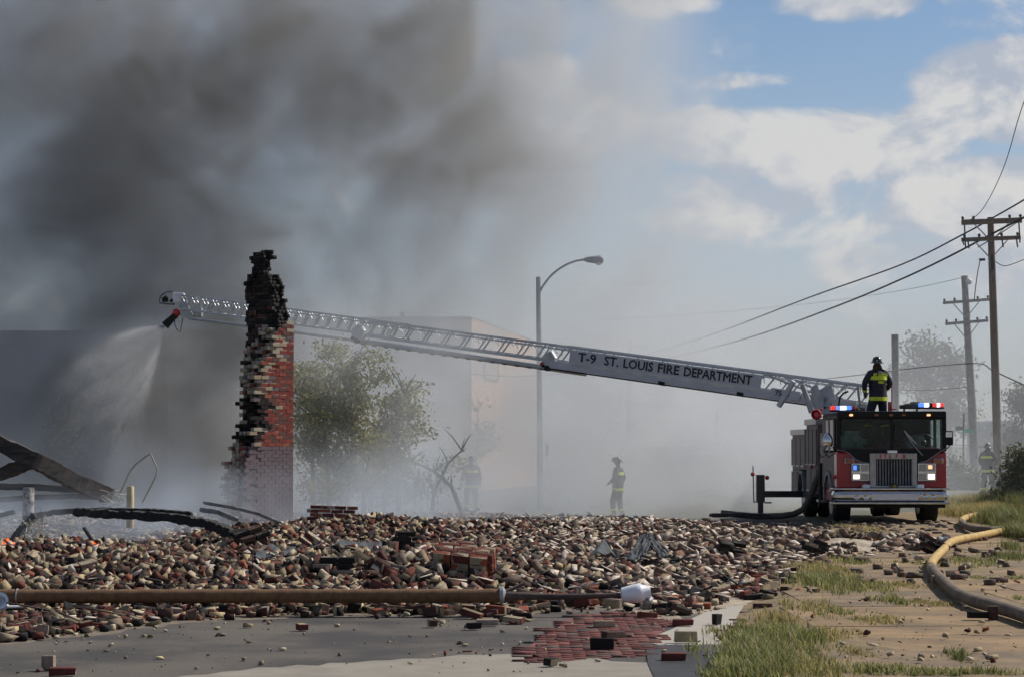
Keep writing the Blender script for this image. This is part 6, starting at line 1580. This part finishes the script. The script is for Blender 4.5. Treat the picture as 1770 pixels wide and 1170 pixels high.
mb = MB(); mb.ball(P(698, 791, 58), .09, 5, sc3=(1.2, .6, 1)); o = mb.build('litter', 'plate', org=P(698, 791, 58)); tag(o, 'white scrap caught in the sapling branches', 'litter')
mb = MB(); mb.tube([P(u, v, 56) for u, v in ((553, 765), (550, 790), (556, 802), (566, 804), (576, 800))], .025, 6); o = mb.build('branch', 'palepipe', org=P(553, 765, 56)); tag(o, 'pale bare branch hooked below the bushy tree', 'branch')
tree('tall airy tree fading into haze behind the leaning pole', (1620, 860), 118, [[(1612, 860), (1606, 760), (1600, 680), (1596, 620)], [(1630, 860), (1636, 740), (1645, 660)]],
     [(1600, 605, 38, 30), (1580, 650, 30, 35), (1640, 640, 32, 40), (1620, 700, 45, 45), (1655, 720, 20, 40), (1600, 760, 40, 40)], 6500, .13, DULL, 9)
tree('dark green trees at the right edge behind the shed', (1765, 850), 110, [[(1775, 860), (1770, 780), (1765, 700)]], [(1765, 700, 28, 30), (1750, 760, 18, 25), (1780, 770, 34, 45), (1730, 800, 18, 30), (1790, 700, 30, 40)], 6500, .11, DULL, 11)
tree('low shrub between the engine and the leaning pole', (1660, 860), 92, [[(1655, 860), (1655, 835), (1660, 815)]], [(1658, 830, 26, 20), (1640, 845, 18, 15), (1682, 840, 16, 18), (1655, 805, 14, 14)], 2600, .08, DULL, 13, z0=0, name='shrub')
tree('dense green bush in the far right corner behind the hoses', (1755, 880), 62, [[(1755, 880), (1757, 850), (1760, 825)]], [(1760, 835, 30, 28), (1735, 860, 26, 14), (1785, 850, 30, 30), (1765, 800, 22, 26)], 5200, .06, DULL + [(.12, .12, .04)], 15, z0=0, name='shrub')
tree('dim bushes low in the smoke left of the lamp post', (830, 740), 100, [[(822, 860), (824, 780), (826, 710)]], [(824, 700, 10, 24), (830, 760, 26, 30), (780, 790, 40, 30)], 1500, .10, DULL, 17, name='shrub')

def blades(name, label, patches, seed, cols_):
    """patches: (u, v, half width px, half depth px, height m, count, tall lean)"""
    g_ = np.random.default_rng(seed); Vs = []; Cs = []
    for (u, v, hw, hv, h_, cnt, ci) in patches:
        cnt = int(cnt * (.62 if name == 'grass' else 1)); h_ *= .9
        c = G(u, v, .05); near = G(u, v + hv, .05); far_ = G(u, v - hv, .05); ry = abs(far_.y - near.y) / 2; rx = hw / S(c.y)
        # clumps
        nc_ = max(3, cnt // 60); cc_ = g_.normal(0, .5, (nc_, 2)); k = g_.integers(0, nc_, cnt); o_ = cc_[k] + g_.normal(0, .13, (cnt, 2)); o_ = np.where(g_.random((cnt, 1)) < .35, g_.normal(0, .5, (cnt, 2)), o_)
        bx_ = c.x + o_[:, 0] * rx; by_ = c.y + o_[:, 1] * ry; hh = h_ * g_.uniform(.3, 1.1, cnt) * (1.1 - .35 * np.clip(np.hypot(o_[:, 0], o_[:, 1]), 0, 2))
        an = g_.uniform(0, 6.28, cnt); le = g_.uniform(.1, .8, cnt) * hh; wd = g_.uniform(.003, .006, cnt) * (1 + c.y / 60)
        B = np.stack([bx_, by_, np.full(cnt, .04)], 1); Dv = np.stack([np.cos(an) * le, np.sin(an) * le, hh], 1); Pv = np.stack([-np.sin(an), np.cos(an), 0 * an], 1) * wd[:, None]
        m_ = B + Dv * np.array((.35, .35, .62)); t_ = B + Dv
        Vs.append(np.stack([B - Pv, B + Pv, m_ + Pv * .7, m_ - Pv * .7, m_ - Pv * .7, m_ + Pv * .7, t_ + Pv * .1, t_ - Pv * .1], 1).reshape(-1, 3))
        cl = np.array(cols_[ci])[g_.integers(0, len(cols_[ci]), cnt)] * g_.uniform(.7, 1.3, (cnt, 1)); Cs.append(np.repeat(cl, 2, 0))
    V = np.concatenate(Vs); o = quads_mesh(name, V, np.arange(len(V)).reshape(-1, 4), np.concatenate(Cs), 'grassm'); return tag(o, kind='stuff', label=label)
GC = [[(.19, .22, .06), (.15, .18, .05), (.30, .28, .11), (.11, .13, .04), (.36, .30, .15)], [(.36, .29, .12), (.27, .23, .08), (.18, .19, .05), (.42, .33, .16)], [(.14, .16, .05), (.10, .12, .035), (.24, .22, .09)]]
pt = [(1320, 1140, 75, 34, .17, 5200, 0), (1290, 1165, 60, 14, .14, 2400, 0), (1375, 1105, 60, 22, .14, 2600, 0), (1345, 1075, 40, 18, .12, 1300, 1), (1400, 1155, 90, 18, .11, 2200, 1), (1500, 1162, 90, 8, .10, 1400, 0), (1600, 1165, 60, 6, .09, 800, 0), (1700, 1166, 80, 5, .09, 1000, 0),
      (1430, 1010, 60, 15, .17, 3600, 0), (1420, 990, 55, 12, .16, 2400, 1), (1480, 1012, 60, 10, .11, 1800, 0), (1560, 1012, 50, 6, .08, 800, 1), (1540, 1040, 34, 8, .11, 800, 0), (1610, 1045, 40, 6, .09, 600, 1), (1400, 1050, 40, 12, .12, 1000, 1),
      (1450, 1060, 44, 7, .09, 700, 0), (1520, 1075, 60, 7, .09, 900, 1), (1440, 1098, 46, 10, .10, 900, 1), (1460, 970, 50, 7, .11, 900, 0), (1500, 918, 44, 10, .13, 1100, 1), (1470, 925, 30, 8, .13, 600, 0),
      (1600, 975, 40, 5, .09, 600, 0), (1670, 972, 50, 7, .11, 900, 0), (1740, 965, 50, 7, .15, 1200, 2), (1760, 950, 30, 9, .2, 900, 2), (1700, 1000, 50, 4, .06, 500, 0), (1770, 1000, 30, 4, .07, 400, 0), (1660, 1140, 24, 9, .12, 500, 2), (1480, 1130, 30, 10, .08, 500, 1), (1760, 1035, 20, 4, .07, 200, 0),
      (1280, 1090, 40, 16, .08, 700, 2), (1300, 1110, 40, 14, .12, 1400, 0)]
blades('grass', 'green and straw coloured grass tufts along the kerb line and between slabs', pt, 3, GC)
wt_ = [(1720, 895, 60, 6, .45, 4200, 1), (1740, 905, 40, 5, .5, 3000, 2), (1690, 890, 50, 4, .35, 2600, 1), (1765, 915, 30, 6, .55, 2600, 2), (1680, 877, 60, 3, .45, 2600, 1), (1740, 880, 50, 3, .7, 3000, 2), (1640, 880, 50, 3, .3, 1400, 1), (1762, 930, 20, 6, .4, 1500, 2), (1600, 876, 60, 2, .3, 900, 1)]
blades('tall_weeds', 'tall pale weeds and grass bank at the right behind the hoses', wt_, 4, GC)
